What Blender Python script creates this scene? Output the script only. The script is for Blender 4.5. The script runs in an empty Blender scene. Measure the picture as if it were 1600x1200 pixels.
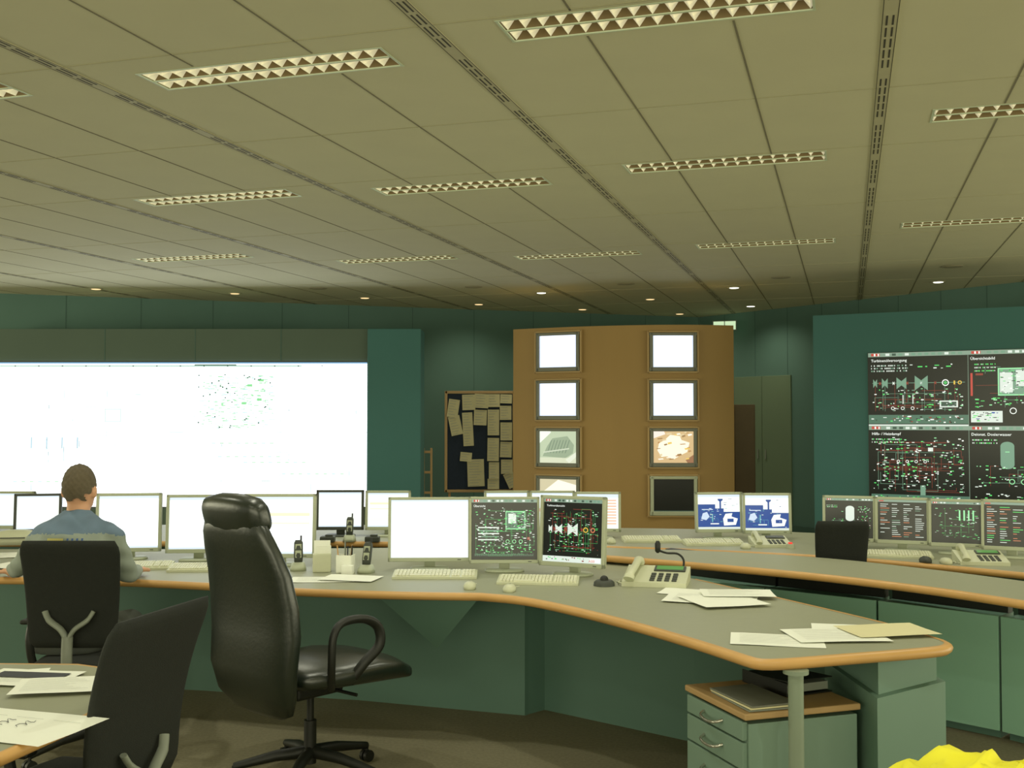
import bpy, bmesh, math, random
from mathutils import Vector, Matrix, Euler
R=math.radians
sc=bpy.context.scene
col=sc.collection
try:
    sc.view_settings.view_transform='Standard'
    sc.view_settings.look='None'
    sc.view_settings.gamma=1.1
except Exception: pass

# ---------------------------------------------------------------- survey helpers
F=1700.0; T=R(1.85); CZ=1.6
def ray(px,py):
    u=(px-800)/F; v=(600-py)/F
    return (u, math.cos(T)-v*math.sin(T), math.sin(T)+v*math.cos(T))
def G(px,py,z):
    d=ray(px,py); k=(z-CZ)/d[2]; return (d[0]*k,d[1]*k)
def ZA(py,Y):
    d=ray(800,py); return CZ+Y*d[2]/d[1]
def XA(px,Y,py=655):
    d=ray(px,py); return d[0]*Y/d[1]

# ---------------------------------------------------------------- materials
def lin(c):
    return tuple(((x/255)/12.92 if x/255<=.04045 else ((x/255+.055)/1.055)**2.4) for x in c)
_m={}
def mat(name,rgb,rough=.6,metal=0,var=.12,scale=8,bump=0,spec=.4,stretch=None,emis=0):
    if name in _m: return _m[name]
    m=bpy.data.materials.new(name); m.use_nodes=True
    nt=m.node_tree; n=nt.nodes; l=nt.links
    b=n['Principled BSDF']
    c=lin(rgb)
    tc=n.new('ShaderNodeTexCoord'); mp=n.new('ShaderNodeMapping'); no=n.new('ShaderNodeTexNoise'); mx=n.new('ShaderNodeMix')
    mx.data_type='RGBA'
    no.inputs['Scale'].default_value=scale; no.inputs['Detail'].default_value=4
    if stretch: mp.inputs['Scale'].default_value=stretch
    l.new(tc.outputs['Object'],mp.inputs[0]); l.new(mp.outputs[0],no.inputs['Vector'])
    l.new(no.outputs['Fac'],mx.inputs[0])
    mx.inputs[6].default_value=(*[max(0,x*(1-var)) for x in c],1)
    mx.inputs[7].default_value=(*[min(1,x*(1+var)) for x in c],1)
    l.new(mx.outputs[2],b.inputs['Base Color'])
    b.inputs['Roughness'].default_value=rough; b.inputs['Metallic'].default_value=metal
    b.inputs['Specular IOR Level'].default_value=spec
    if bump:
        bp=n.new('ShaderNodeBump'); bp.inputs['Strength'].default_value=bump; bp.inputs['Distance'].default_value=.005
        n2=n.new('ShaderNodeTexNoise'); n2.inputs['Scale'].default_value=scale*6
        l.new(tc.outputs['Object'],n2.inputs['Vector'])
        l.new(n2.outputs['Fac'],bp.inputs['Height']); l.new(bp.outputs[0],b.inputs['Normal'])
    if emis:
        l.new(mx.outputs[2],b.inputs['Emission Color']); b.inputs['Emission Strength'].default_value=emis
    _m[name]=m; return m
def em(rgb,s=1.0,sample=False):
    k='glow_%d_%d_%d_%g_%d'%(*rgb,s,sample)
    if k in _m: return _m[k]
    m=bpy.data.materials.new(k); m.use_nodes=True; nt=m.node_tree; n=nt.nodes
    b=n['Principled BSDF']; b.inputs['Base Color'].default_value=(*[x*.1 for x in lin(rgb)],1)
    b.inputs['Emission Color'].default_value=(*lin(rgb),1); b.inputs['Emission Strength'].default_value=s
    b.inputs['Roughness'].default_value=.3
    if not sample:
        try: m.cycles.emission_sampling='NONE'
        except Exception: pass
    _m[k]=m; return m

# ---------------------------------------------------------------- mesh builder
class B:
    def __init__(s): s.V=[];s.F=[];s.M=[];s.S=[]
    def add(s,vs,fs,mi=0,sm=False):
        o=len(s.V); s.V+= [tuple(v) for v in vs]
        for f in fs: s.F.append([i+o for i in f]); s.M.append(mi); s.S.append(sm)
        return s
    def _bm(s,bm,mi,sm,mt=None):
        bm.verts.index_update()
        vs=[(mt@v.co if mt else v.co.copy()) for v in bm.verts]
        fs=[[v.index for v in f.verts] for f in bm.faces]
        bm.free(); return s.add(vs,fs,mi,sm)
    def box(s,c,sz,bev=0,rot=None,mi=0,seg=2):
        bm=bmesh.new(); bmesh.ops.create_cube(bm,size=1)
        for v in bm.verts: v.co=Vector((v.co.x*sz[0],v.co.y*sz[1],v.co.z*sz[2]))
        if bev: bmesh.ops.bevel(bm,geom=bm.edges[:],offset=min(bev,min(sz)*.49),segments=seg,profile=.5,affect='EDGES')
        mt=Matrix.Translation(c)
        if rot: mt=mt@Euler(rot).to_matrix().to_4x4()
        return s._bm(bm,mi,False,mt)
    def cyl(s,p0,p1,r0,r1=None,n=16,mi=0):
        return s.tube([p0,p1],[r0,r0 if r1 is None else r1],n,mi)
    def sph(s,c,r,rot=None,mi=0,n=16):
        bm=bmesh.new(); bmesh.ops.create_uvsphere(bm,u_segments=n,v_segments=max(6,n*2//3),radius=1)
        if not hasattr(r,'__len__'): r=(r,r,r)
        mt=Matrix.Translation(c)@(Euler(rot).to_matrix().to_4x4() if rot else Matrix())@Matrix.Diagonal((*r,1))
        return s._bm(bm,mi,True,mt)
    def tube(s,pts,r,n=8,mi=0,sm=True,flat=1.0):
        pts=[Vector(p) for p in pts]
        if not hasattr(r,'__len__'): r=[r]*len(pts)
        rings=[];prev=None
        for i,p in enumerate(pts):
            a=pts[max(0,i-1)]; b=pts[min(len(pts)-1,i+1)]
            t=(b-a).normalized()
            if prev is None:
                up=Vector((0,0,1)) if abs(t.z)<.9 else Vector((0,1,0))
                x=t.cross(up).normalized()
            else:
                x=(prev-t*prev.dot(t)).normalized()
            prev=x; y=t.cross(x)
            rings.append([p+x*(r[i]*math.cos(2*math.pi*k/n))+y*(r[i]*flat*math.sin(2*math.pi*k/n)) for k in range(n)])
        vs=[v for q in rings for v in q]; fs=[]
        for i in range(len(pts)-1):
            for k in range(n):
                k2=(k+1)%n; fs.append([i*n+k,i*n+k2,(i+1)*n+k2,(i+1)*n+k])
        s.add(vs,fs,mi,sm)
        s.add(rings[0],[list(range(n))[::-1]],mi,False); s.add(rings[-1],[list(range(n))],mi,False)
        return s
    def loft(s,secs,n=24,pw=2.6,mi=0,axis='z',mt=None):
        rings=[]
        for (cx,cy,cz,rx,ry) in secs:
            ring=[]
            for k in range(n):
                a=2*math.pi*k/n; ca,sa=math.cos(a),math.sin(a)
                x=rx*math.copysign(abs(ca)**(2/pw),ca); y=ry*math.copysign(abs(sa)**(2/pw),sa)
                if axis=='z': v=Vector((cx+x,cy+y,cz))
                elif axis=='y': v=Vector((cx+x,cy,cz+y))
                else: v=Vector((cx,cy+x,cz+y))
                ring.append(mt@v if mt else v)
            rings.append(ring)
        vs=[v for q in rings for v in q]; fs=[]
        for i in range(len(rings)-1):
            for k in range(n):
                k2=(k+1)%n; fs.append([i*n+k,i*n+k2,(i+1)*n+k2,(i+1)*n+k])
        fs.append(list(range(n))[::-1]); fs.append([(len(rings)-1)*n+k for k in range(n)])
        return s.add(vs,fs,mi,True)
    def prism(s,pts,z0,z1,mi=0,mt=None):
        n=len(pts)
        vs=[Vector((p[0],p[1],z0)) for p in pts]+[Vector((p[0],p[1],z1)) for p in pts]
        if mt: vs=[mt@v for v in vs]
        fs=[list(range(n))[::-1],[n+i for i in range(n)]]+[[i,(i+1)%n,n+(i+1)%n,n+i] for i in range(n)]
        return s.add(vs,fs,mi,False)
    def mesh(s,name,mats,fix=True):
        me=bpy.data.meshes.new(name); me.from_pydata(s.V,[],s.F)
        for m in (mats if isinstance(mats,(list,tuple)) else [mats]): me.materials.append(m)
        me.polygons.foreach_set('material_index',s.M); me.polygons.foreach_set('use_smooth',s.S)
        me.update()
        if fix:
            bm=bmesh.new(); bm.from_mesh(me); bmesh.ops.recalc_face_normals(bm,faces=bm.faces); bm.to_mesh(me); bm.free()
        return me
def link(name,data,parent=None,loc=(0,0,0),rot=(0,0,0)):
    o=bpy.data.objects.new(name,data); col.objects.link(o); o.location=loc; o.rotation_euler=rot
    if parent: o.parent=parent
    return o
def part(name,b,mats,parent,label=None,loc=(0,0,0),rot=(0,0,0)):
    o=link(name,b.mesh(name,mats),parent,loc,rot)
    if label: o['label']=label
    return o
def thing(name,label,cat,loc,yaw=0,group=None,rot=None):
    e=bpy.data.objects.new(name,None); e.empty_display_size=.05; col.objects.link(e)
    e.location=loc; e.rotation_euler=rot if rot else (0,0,yaw)
    e['label']=label; e['category']=cat
    if group: e['group']=group
    return e
def solo(name,b,mats,label,cat,loc=(0,0,0),yaw=0,group=None,rot=None):
    o=link(name,b.mesh(name,mats),None,loc,rot if rot else (0,0,yaw))
    o['label']=label; o['category']=cat
    if group: o['group']=group
    return o
def struct(name,b,mats,loc=(0,0,0),rot=(0,0,0),fix=True):
    o=link(name,b.mesh(name,mats,fix),None,loc,rot); o['kind']='structure'; return o
def spline(pts,k=8):
    P=[Vector((*p,0)) if len(p)==2 else Vector(p) for p in pts]
    out=[]
    for i in range(len(P)-1):
        p0=P[max(0,i-1)];p1=P[i];p2=P[i+1];p3=P[min(len(P)-1,i+2)]
        for j in range(k):
            t=j/k
            out.append(.5*((2*p1)+(p2-p0)*t+(2*p0-5*p1+4*p2-p3)*t*t+(3*p1-p0-3*p2+p3)*t**3))
    out.append(P[-1]); return out
def textmesh(s,size,m,name='lettering'):
    cu=bpy.data.curves.new('t','FONT'); cu.body=s; cu.size=size; cu.resolution_u=2
    o=bpy.data.objects.new('t',cu); col.objects.link(o)
    dg=bpy.context.evaluated_depsgraph_get()
    me=bpy.data.meshes.new_from_object(o.evaluated_get(dg))
    bpy.data.objects.remove(o); me.materials.clear(); me.materials.append(m); me.name=name
    return me

# palette
M_ceil=mat('ceiling_board',(192,188,154),.9,var=.05,scale=3)
M_seam=mat('ceiling_seam',(112,107,84),.9)
M_seam2=mat('ceiling_seam_faint',(166,161,128),.9)
M_slot=mat('rail_slot',(50,47,35),.8)
M_rail=mat('rail_paint',(172,167,134),.7)
M_disc=mat('unlit_disc',(146,140,112),.8)
M_carpet=mat('carpet',(116,110,86),.95,var=.35,scale=60,bump=.5)
M_teal=mat('teal_wall',(84,116,106),.8,var=.08,scale=2)
M_teald=mat('teal_seam',(64,92,84),.8)
M_tan=mat('green_tan_door',(104,122,96),.8,var=.06,scale=2)
M_teal2=mat('teal_housing',(54,100,98),.75,var=.06,scale=2)
M_olive=mat('olive_housing',(74,90,78),.8,var=.08,scale=2)
M_wood=mat('beech_partition',(156,124,70),.6,var=.1,scale=3,stretch=(1,1,.12))
M_woodf=mat('beech_frame',(176,142,94),.5,var=.12,scale=6,stretch=(1,1,.2))
M_woodp=mat('beech_partition_frame',(172,142,92),.5,var=.1,scale=6,stretch=(1,1,.2))
M_edge=mat('beech_edge',(202,154,90),.4,var=.15,scale=10,stretch=(.4,1,1))
M_top=mat('desk_laminate',(150,152,128),.45,var=.05,scale=30)
M_mint=mat('mint_panel',(142,190,166),.55,var=.05,scale=3)
M_base=mat('desk_base_green',(84,116,103),.6,var=.06,scale=3)
M_post=mat('post_grey_green',(128,142,122),.5,var=.06,scale=3)
M_black=mat('black_plastic',(20,22,18),.5,var=.3)
M_leather=mat('black_leather',(18,27,20),.34,var=.25,scale=9,bump=.12,spec=.7)
M_fabric=mat('black_fabric',(20,24,20),.85,var=.3,scale=50,bump=.3)
M_grey=mat('grey_plastic',(128,134,122),.45)
M_dgrey=mat('dark_grey_plastic',(56,60,54),.5)
M_bez=mat('bezel_grey',(112,114,102),.5)
M_silver=mat('silver_plastic',(174,180,154),.45,metal=.1)
M_cream=mat('cream_plastic',(202,204,174),.45)
M_key=mat('cream_keys',(226,226,200),.5)
M_paper=mat('paper',(246,248,236),.8,var=.03)
M_paper2=mat('yellow_paper',(224,216,170),.8,var=.04)
M_ink=mat('print_ink',(160,163,153),.8)
M_inkd=mat('dark_print',(60,62,70),.8)
M_chrome=mat('chrome',(190,190,180),.2,metal=.9)
M_navy=mat('pin_felt',(30,40,56),.9,var=.2,scale=40)
M_green_lcd=em((90,150,70),.8)

# ---------------------------------------------------------------- camera
cam=bpy.data.cameras.new('camera'); cam.lens=F/1600*36; cam.sensor_width=36; cam.clip_start=.05
co=bpy.data.objects.new('camera',cam); col.objects.link(co); co.location=(0,0,CZ); co.rotation_euler=(R(90)+T,0,0)
sc.camera=co

# ---------------------------------------------------------------- room
HC=3.2; GA=R(-17.1)
lights=[(-2.52,4.39),(-.72,4.24),(-.72,6.83),(-2.52,7.0),(-4.34,6.85),(-4.3,10.05),(-2.5,10.3),(-.70,10.12),(-6.2,9.35),(1.06,9.5),(1.06,6.1),(-4.45,4.27),(-.72,1.5),(-2.52,1.6),(1.06,3.0)]
def cs(c,s):
    return (c*math.cos(GA)-s*math.sin(GA), c*math.sin(GA)+s*math.cos(GA))
b=B()
b.add([(-12,-4,0),(9,-4,0),(9,19.5,0),(-12,19.5,0)],[[0,1,2,3]])
struct('floor',b,M_carpet)
b=B()
LW,LH=.615,.128
Cb=sorted(set([-15,9]+[round(c+q*LW,4) for c,_ in lights for q in(-1,1)]))
Sb=sorted(set([-5,21]+[round(s_+q*LH,4) for _,s_ in lights for q in(-1,1)]))
for i in range(len(Cb)-1):
    for j in range(len(Sb)-1):
        x=(Cb[i]+Cb[i+1])/2; y=(Sb[j]+Sb[j+1])/2
        if any(abs(x-c)<LW and abs(y-s_)<LH for c,s_ in lights): continue
        b.add([(Cb[i],Sb[j],0),(Cb[i],Sb[j+1],0),(Cb[i+1],Sb[j+1],0),(Cb[i+1],Sb[j],0)],[[0,1,2,3]])
b.add([(-15,-5,.14),(9,-5,.14),(9,21,.14),(-15,21,.14)],[[0,1,2,3]])
def seg_skip(lo,hi,blk):
    out=[(lo,hi)]
    for a,c in blk:
        nw=[]
        for p,q in out:
            if c<=p or a>=q: nw.append((p,q)); continue
            if a>p: nw.append((p,a))
            if c<q: nw.append((c,q))
        out=nw
    return out
for k in range(-20,16):
    c=-1.62+.6*k
    if k%3==0: continue
    for p,q in seg_skip(-5,19,[(s_-LH-.02,s_+LH+.02) for cc,s_ in lights if abs(cc-c)<LW+.01]):
        b.box((c,(p+q)/2,-.001),(.009,q-p,.002),mi=1)
for i,s in enumerate([-1,.3,1.6,2.9,4.08,5.5,6.66,8.4,9.88,11.6,13.2,14.8,16.4]):
    for p,q in seg_skip(-12,7,[(c-LW-.02,c+LW+.02) for c,ss in lights if abs(ss-s)<LH+.01]):
        b.box(((p+q)/2,s,-.001),(q-p,.007,.002),mi=2)
struct('ceiling',b,[M_ceil,M_seam,M_seam2],(0,0,HC),(0,0,GA),fix=False)
for i,k in enumerate(range(-15,13,3)):
    c=-1.62+.6*k
    b=B(); b.box((c,7,-.002),(.062,24,.004))
    for e in (-.029,.029): b.box((c+e,7,-.0042),(.003,24,.001),mi=1)
    y=-3.0; j=0
    while y<18:
        if j%6!=5:
            for e in (-.012,.012): b.box((c+e,y,-.0045),(.008,.11,.001),mi=1)
        y+=.14; j+=1
    struct('trim_%d'%(i+1),b,[M_rail,M_slot],(0,0,HC),(0,0,GA))

def wall(name,p,q,h,m,seams,th=.12,z0=0,extra=None):
    p=Vector(p);q=Vector(q); L=(q-p).length; a=math.atan2(q.y-p.y,q.x-p.x)
    b=B(); b.box((L/2,th/2,z0+h/2),(L,th,h))
    x=seams
    while x<L:
        b.box((x,-.001,z0+h/2),(.008,.004,h),mi=1); x+=seams
    if extra: extra(b,L)
    struct(name,b,[m,M_teald],(p.x,p.y,0),(0,0,a)); return a
wall('wall_back',(-11,12.27),(4.2,17.47),3.2,M_teal,.92)
wall('wall_right',(2.9,17.1),(7.6,10.2),3.2,M_teal,.62)
aw=math.atan2(-6.9,4.7)
for i,t in enumerate((1.11,1.66)):
    wx_,wy_=2.9+.563*t,17.1-.826*t
    b=B(); b.box((0,-.012,1.13),(.54,.024,2.2),.004); b.cyl((.2 if i==0 else -.2,-.035,1.02),(.2 if i==0 else -.2,-.035,1.16),.01,mi=1)
    struct('door_%d'%(i+1),b,[M_tan,M_grey],(wx_,wy_,0),(0,0,aw))
b=B(); b.box((0,-.02,.05),(7.8,.02,.1)); struct('baseboard_right',b,M_teald,(5.22,13.62,0),(0,0,aw))

# left display housing
YH=13.2
xr=XA(658,YH); xs=XA(573,YH); xl=-6.35
e=thing('video_wall_housing','teal and olive free-standing housing around the large projection screen','display housing',(0,YH,0))
b=B(); b.box(((xl+xs)/2,.3,1.35),(xs-xl,.5,2.7))
for px in (160,302,437):
    b.box((XA(px,YH),.049,2.5),(.010,.004,.4),mi=1)
part('surround_panel',b,[M_olive,M_teald],e)
b=B(); b.box(((xr+xs)/2,.28,1.35),(xr-xs-.01,.56,2.7),.01); part('side_panel',b,M_teal2,e,'brighter teal side panel')

def ring(cx,cy,r,t,n=12):
    o=[];
    for k in range(n):
        a0=2*math.pi*k/n;a1=2*math.pi*(k+1)/n
        o.append([(cx+r*math.cos(a0),cy+r*math.sin(a0)),(cx+r*math.cos(a1),cy+r*math.sin(a1)),(cx+(r-t)*math.cos(a1),cy+(r-t)*math.sin(a1)),(cx+(r-t)*math.cos(a0),cy+(r-t)*math.sin(a0))])
    return o
class Scr:
    """flat picture on a display: w x h, front faces -Y, origin lower left"""
    def __init__(s,w,h,bg): s.w=w;s.h=h;s.b=B();s.m=[bg];s.q(0,0,1,1,bg,0)
    def mi(s,m):
        if m not in s.m: s.m.append(m)
        return s.m.index(m)
    def q(s,x0,y0,x1,y1,m,l=1):
        s.p([(x0,y0),(x1,y0),(x1,y1),(x0,y1)],m,l)
    def p(s,pts,m,l=1):
        y=-.0008*l
        s.b.add([(p[0]*s.w-s.w/2,y,p[1]*s.h) for p in pts],[list(range(len(pts)))],s.mi(m))
    def ring(s,cx,cy,r,t,m,l=2):
        asp=s.w/s.h
        for q in ring(0,0,r,t): s.p([(cx+x,cy+y*asp) for x,y in q],m,l)
    def text(s,t,x,y,size,m,l=3):
        me=textmesh(t,size*s.h,m)
        vs=[(v.co.x+x*s.w-s.w/2,-.0008*l,v.co.y+y*s.h) for v in me.vertices]
        fs=[list(p.vertices) for p in me.polygons]
        s.b.add(vs,fs,s.mi(m)); bpy.data.meshes.remove(me)
    def obj(s,parent,loc,name='screen',rot=(0,0,0)):
        me=bpy.data.meshes.new(name); me.from_pydata(s.b.V,[],s.b.F)
        for m in s.m: me.materials.append(m)
        me.polygons.foreach_set('material_index',s.b.M); me.update()
        return link(name,me,parent,loc,rot)
K=em((7,12,10),1.0)
WH=em((245,252,252),1.5,True); WHs=em((240,248,238),1.2)
GN=em((80,215,100),1.1); RD=em((136,54,42),1); RDb=em((190,66,56),1); CY=em((110,190,190),1); GY=em((134,160,138),.9); GG=em((116,158,130),.9)
GD=em((78,116,94),.85)
YL=em((230,190,70),1); OR=em((210,124,84),1); BL=em((25,70,160),1); LB=em((210,225,238),1.15); DKG=em((60,85,70),.8)
LG=em((150,235,165),1.05); LGY=em((212,224,212),1.1)

def bowtie(s,x,y,w,h,m):
    s.p([(x-w,y-h),(x-w,y+h),(x,y+h*.35),(x,y-h*.35)],m,2)
    s.p([(x,y-h*.35),(x,y+h*.35),(x+w,y+h),(x+w,y-h)],m,2)
def header(s,x0,y0,w,h,rnd):
    s.q(x0,y0+h*.945,x0+w,y0+h,GY,1)
    s.q(x0+w*.03,y0+h*.955,x0+w*.12,y0+h*.992,RDb,2); s.q(x0+w*.06,y0+h*.957,x0+w*.075,y0+h*.988,WHs,3); s.q(x0+w*.1,y0+h*.957,x0+w*.112,y0+h*.988,WHs,3)
    for k in range(12):
        a=x0+w*(.18+.066*k); s.q(a,y0+h*.957,a+w*.04,y0+h*.988,rnd.choice([GG,LGY,LGY,GG,DKG]),2)
def scatter(s,x0,y0,x1,y1,n,cols,rnd,w=.02,h=.012):
    for k in range(n):
        x=rnd.uniform(x0,x1);y=rnd.uniform(y0,y1);a=w*rnd.uniform(.3,1.2);c=h*rnd.uniform(.5,1.1)
        s.q(x,y,min(x+a,x1),y+c,rnd.choice(cols),3)
def glyphs(s,x0,y0,x1,y1,rows,rnd,cols,gh=.012,gw=.008):
    for k in range(rows):
        y=y1-(y1-y0)*(k+1)/rows; x=x0
        while x<x1:
            a=gw*rnd.uniform(.4,1); s.q(x,y,x+a,y+gh,rnd.choice(cols),3); x+=a+gw*rnd.choice([.4,.4,.4,1.6])
def pipes(s,x0,y0,x1,y1,n,m,rnd,t=.004):
    for k in range(n):
        x=rnd.uniform(x0,x1);y=rnd.uniform(y0,y1); a=rnd.uniform(x0,x1); c=rnd.uniform(y0,y1)
        s.q(min(x,a),y,max(x,a),y+t*1.3,m,1); s.q(a,min(y,c),a+t,max(y,c),m,1)
def tileA(s,x,y,w,h,seed=1,title=None):
    r=random.Random(seed); header(s,x,y,w,h,r)
    if title: s.text(title,x+w*.03,y+h*.875,h*.052,WHs)
    glyphs(s,x+w*.03,y+h*.74,x+w*.4,y+h*.85,3,r,[LGY,LGY,GG],h*.018,w*.014)
    scatter(s,x+w*.42,y+h*.76,x+w*.85,y+h*.86,8,[LGY,GN],r,w*.04,h*.015)
    cy=y+h*.58
    s.q(x+w*.04,cy,x+w*.97,cy+h*.006,GG,1)
    for bx,bw,bh in ((.07,.02,.06),(.17,.03,.07),(.34,.05,.08),(.54,.065,.1)): bowtie(s,x+w*bx,cy,w*bw,h*bh,GG)
    for k in range(5): bowtie(s,x+w*(.12+.14*k),cy,w*.01,h*.025,LGY if k%2 else RD)
    s.ring(x+w*.78,cy,w*.035,w*.009,WHs,3); s.ring(x+w*.78,cy,w*.015,w*.008,GN,3)
    s.ring(x+w*.92,cy,w*.02,w*.008,YL,3); s.q(x+w*.86,cy-h*.025,x+w*.875,cy+h*.025,YL,2)
    pipes(s,x+w*.05,y+h*.2,x+w*.95,y+h*.5,9,RD,r,w*.003); pipes(s,x+w*.05,y+h*.2,x+w*.95,y+h*.5,5,GG,r,w*.003)
    for k in range(9): s.q(x+w*(.07+.1*k),y+h*.2,x+w*(.073+.1*k),cy,[RD,GG][k%2],1)
    scatter(s,x+w*.04,y+h*.2,x+w*.95,y+h*.5,85,[LGY,GN,LG,GG,WHs],r,w*.025,h*.014)
    for k in range(3): s.ring(x+w*(.25+.1*k),y+h*.24,w*.018,w*.005,WHs,3)
    for k in range(4): s.q(x+w*(.3+.05*k),y+h*.3,x+w*(.31+.05*k),y+h*.42,LGY if k%2 else DKG,2)
    s.q(x+w*.72,y+h*.25,x+w*.9,y+h*.34,LGY,2); s.q(x+w*.735,y+h*.265,x+w*.885,y+h*.325,DKG,3)
    s.q(x,y+h*.03,x+w,y+h*.15,GD,1); scatter(s,x+w*.02,y+h*.04,x+w*.95,y+h*.13,50,[LGY,GN,K,RD,WHs],r,w*.03,h*.014)
    s.q(x,y,x+w,y+h*.02,LGY,1)
def tileB(s,x,y,w,h,seed=2,title=None):
    r=random.Random(seed); header(s,x,y,w,h,r)
    if title: s.text(title,x+w*.02,y+h*.875,h*.052,WHs)
    s.q(x+w*.28,y+h*.4,x+w*.62,y+h*.76,LG,1); s.q(x+w*.29,y+h*.415,x+w*.61,y+h*.745,GG,2)
    s.q(x+w*.3,y+h*.44,x+w*.42,y+h*.7,LGY,2.5); s.q(x+w*.45,y+h*.52,x+w*.59,y+h*.73,LGY,2.5)
    scatter(s,x+w*.3,y+h*.42,x+w*.6,y+h*.74,70,[WHs,GN,DKG,K],r,w*.025,h*.012)
    s.q(x+w*.02,y+h*.4,x+w*.04,y+h*.7,RDb,2); s.q(x+w*.07,y+h*.67,x+w*.14,y+h*.695,RD,2)
    pipes(s,x+w*.06,y+h*.2,x+w*.95,y+h*.8,7,RD,r,w*.003); pipes(s,x+w*.06,y+h*.2,x+w*.95,y+h*.8,5,GG,r,w*.003)
    glyphs(s,x+w*.06,y+h*.72,x+w*.26,y+h*.85,3,r,[LGY,GN],h*.016,w*.012)
    scatter(s,x+w*.64,y+h*.4,x+w*.95,y+h*.86,46,[LGY,GN,CY,LG],r,w*.04,h*.014)
    for k in range(4): s.ring(x+w*(.42+.14*k),y+h*.2,w*.033,w*.007,[WHs,LG][k%2],3)
    s.q(x+w*.02,y+h*.05,x+w*.32,y+h*.2,LGY,1); scatter(s,x+w*.03,y+h*.06,x+w*.28,y+h*.18,30,[BL,K,GN],r,w*.03,h*.012)
    scatter(s,x+w*.06,y+h*.24,x+w*.95,y+h*.38,46,[GN,LGY,LG],r,w*.03,h*.014)
def tileG(s):
    r=random.Random(12); header(s,0,0,1,1,r); s.text('Übersicht',.03,.87,.05,WHs)
    pipes(s,.04,.06,.96,.85,16,em((60,150,78),1),r,.004)
    for k in range(60): s.q(.05+.015*k,.06,.05+.015*k+.004,.06+r.uniform(.02,.06),GG,2)
    s.q(.52,.5,.82,.8,LG,1); s.q(.53,.515,.81,.785,GD,2); s.q(.56,.6,.68,.76,LGY,2.5); s.q(.7,.56,.79,.68,K,2.5)
    scatter(s,.54,.52,.8,.78,50,[WHs,GN,K],r,.03,.012)
    scatter(s,.05,.3,.96,.85,150,[GN,LGY,LG,GG,WHs],r,.035,.012)
    for k in range(5): s.q(.1,.32+.05*k,.42,.34+.05*k,GG if k%2 else LGY,2)
    for k in range(3): s.ring(.55+.1*k,.3,.03,.008,LG,3)
    scatter(s,.05,.1,.96,.28,70,[GN,LGY,LG],r,.03,.014); s.q(.85,.33,.89,.37,RDb,2)
def tileC(s,x,y,w,h,seed=3,title=None):
    r=random.Random(seed); header(s,x,y,w,h,r)
    if title: s.text(title,x+w*.03,y+h*.875,h*.052,WHs)
    glyphs(s,x+w*.03,y+h*.77,x+w*.34,y+h*.85,2,r,[LGY,GN],h*.016,w*.012)
    pipes(s,x+w*.05,y+h*.1,x+w*.95,y+h*.8,26,RD,r,w*.003); pipes(s,x+w*.05,y+h*.1,x+w*.95,y+h*.8,8,GG,r,w*.003)
    scatter(s,x+w*.04,y+h*.12,x+w*.95,y+h*.84,220,[LGY,GN,LG,WHs,GG],r,w*.028,h*.014)
    s.q(x+w*.6,y+h*.66,x+w*.65,y+h*.71,LGY,2)
    for k in range(4): s.ring(x+w*(.3+.09*k),y+h*.52,w*.016,w*.005,WHs,3)
    s.q(x+w*.02,y,x+w,y+h*.07,GD,1); scatter(s,x+w*.02,y+h*.01,x+w*.95,y+h*.05,30,[LGY,GN,K],r,w*.025,h*.014)
    s.q(x+w*.52,y+h*.07,x+w*.57,y+h*.2,GG,2)
def capsule(s,cx,cy,rw,hh,m):
    pts=[];asp=s.w/s.h
    for k in range(13): a=math.pi*k/12; pts.append((cx+rw*math.cos(a),cy+hh+rw*asp*math.sin(a)*.7))
    for k in range(13): a=math.pi+math.pi*k/12; pts.append((cx+rw*math.cos(a),cy-hh+rw*asp*math.sin(a)*.7))
    s.p(pts,m,2)
def tileD(s,x,y,w,h,seed=4,title=None,big=1):
    r=random.Random(seed); header(s,x,y,w,h,r)
    if title: s.text(title,x+w*.02,y+h*.875,h*.052,WHs)
    glyphs(s,x+w*.03,y+h*.77,x+w*.26,y+h*.85,2,r,[LGY,GN],h*.016,w*.012)
    capsule(s,x+w*(.36 if big==1 else .52),y+h*.62,w*.065*big,h*.12,GG if big==1 else LGY)
    s.q(x+w*.34,y+h*.66,x+w*.38,y+h*.67,LG,3)
    pipes(s,x+w*.1,y+h*.2,x+w*.95,y+h*.5,6,RD,r,w*.003); pipes(s,x+w*.1,y+h*.2,x+w*.95,y+h*.5,4,GG,r,w*.003)
    for k in range(5): s.ring(x+w*(.4+.11*k),y+h*.28,w*.028,w*.007,LG,3)
    scatter(s,x+w*.05,y+h*.18,x+w*.95,y+h*.48,76,[GN,LGY,LG],r,w*.025,h*.014)
    scatter(s,x+w*.62,y+h*.5,x+w*.95,y+h*.8,26,[GN,LGY,LG],r,w*.03,h*.014)
    s.q(x+w*.62,y+h*.02,x+w*.8,y+h*.12,GG,2); scatter(s,x+w*.02,y+h*.02,x+w*.5,y+h*.12,16,[LGY,GN],r,w*.03,h*.014)
def listing(s,seed,cols=None):
    r=random.Random(seed); s.q(0,.945,1,1,GY,1); s.q(.02,.955,.12,.985,RDb,2)
    for c in range(4):
        for k in range(17):
            y=.88-.05*k
            if r.random()<.85: s.q(.05+.24*c,y,.05+.24*c+r.uniform(.06,.2),y+.013,r.choice(cols or [OR,LGY,LGY,GG,LGY]),2)
def lightdoc(s,seed,tint=LB):
    r=random.Random(seed); s.q(0,.95,1,1,tint,1); s.q(0,0,1,.035,tint,1)
    for k in range(14): 
        y=.88-.06*k; s.q(.05,y,.05+r.uniform(.2,.8),y+.008,tint,1)

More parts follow.
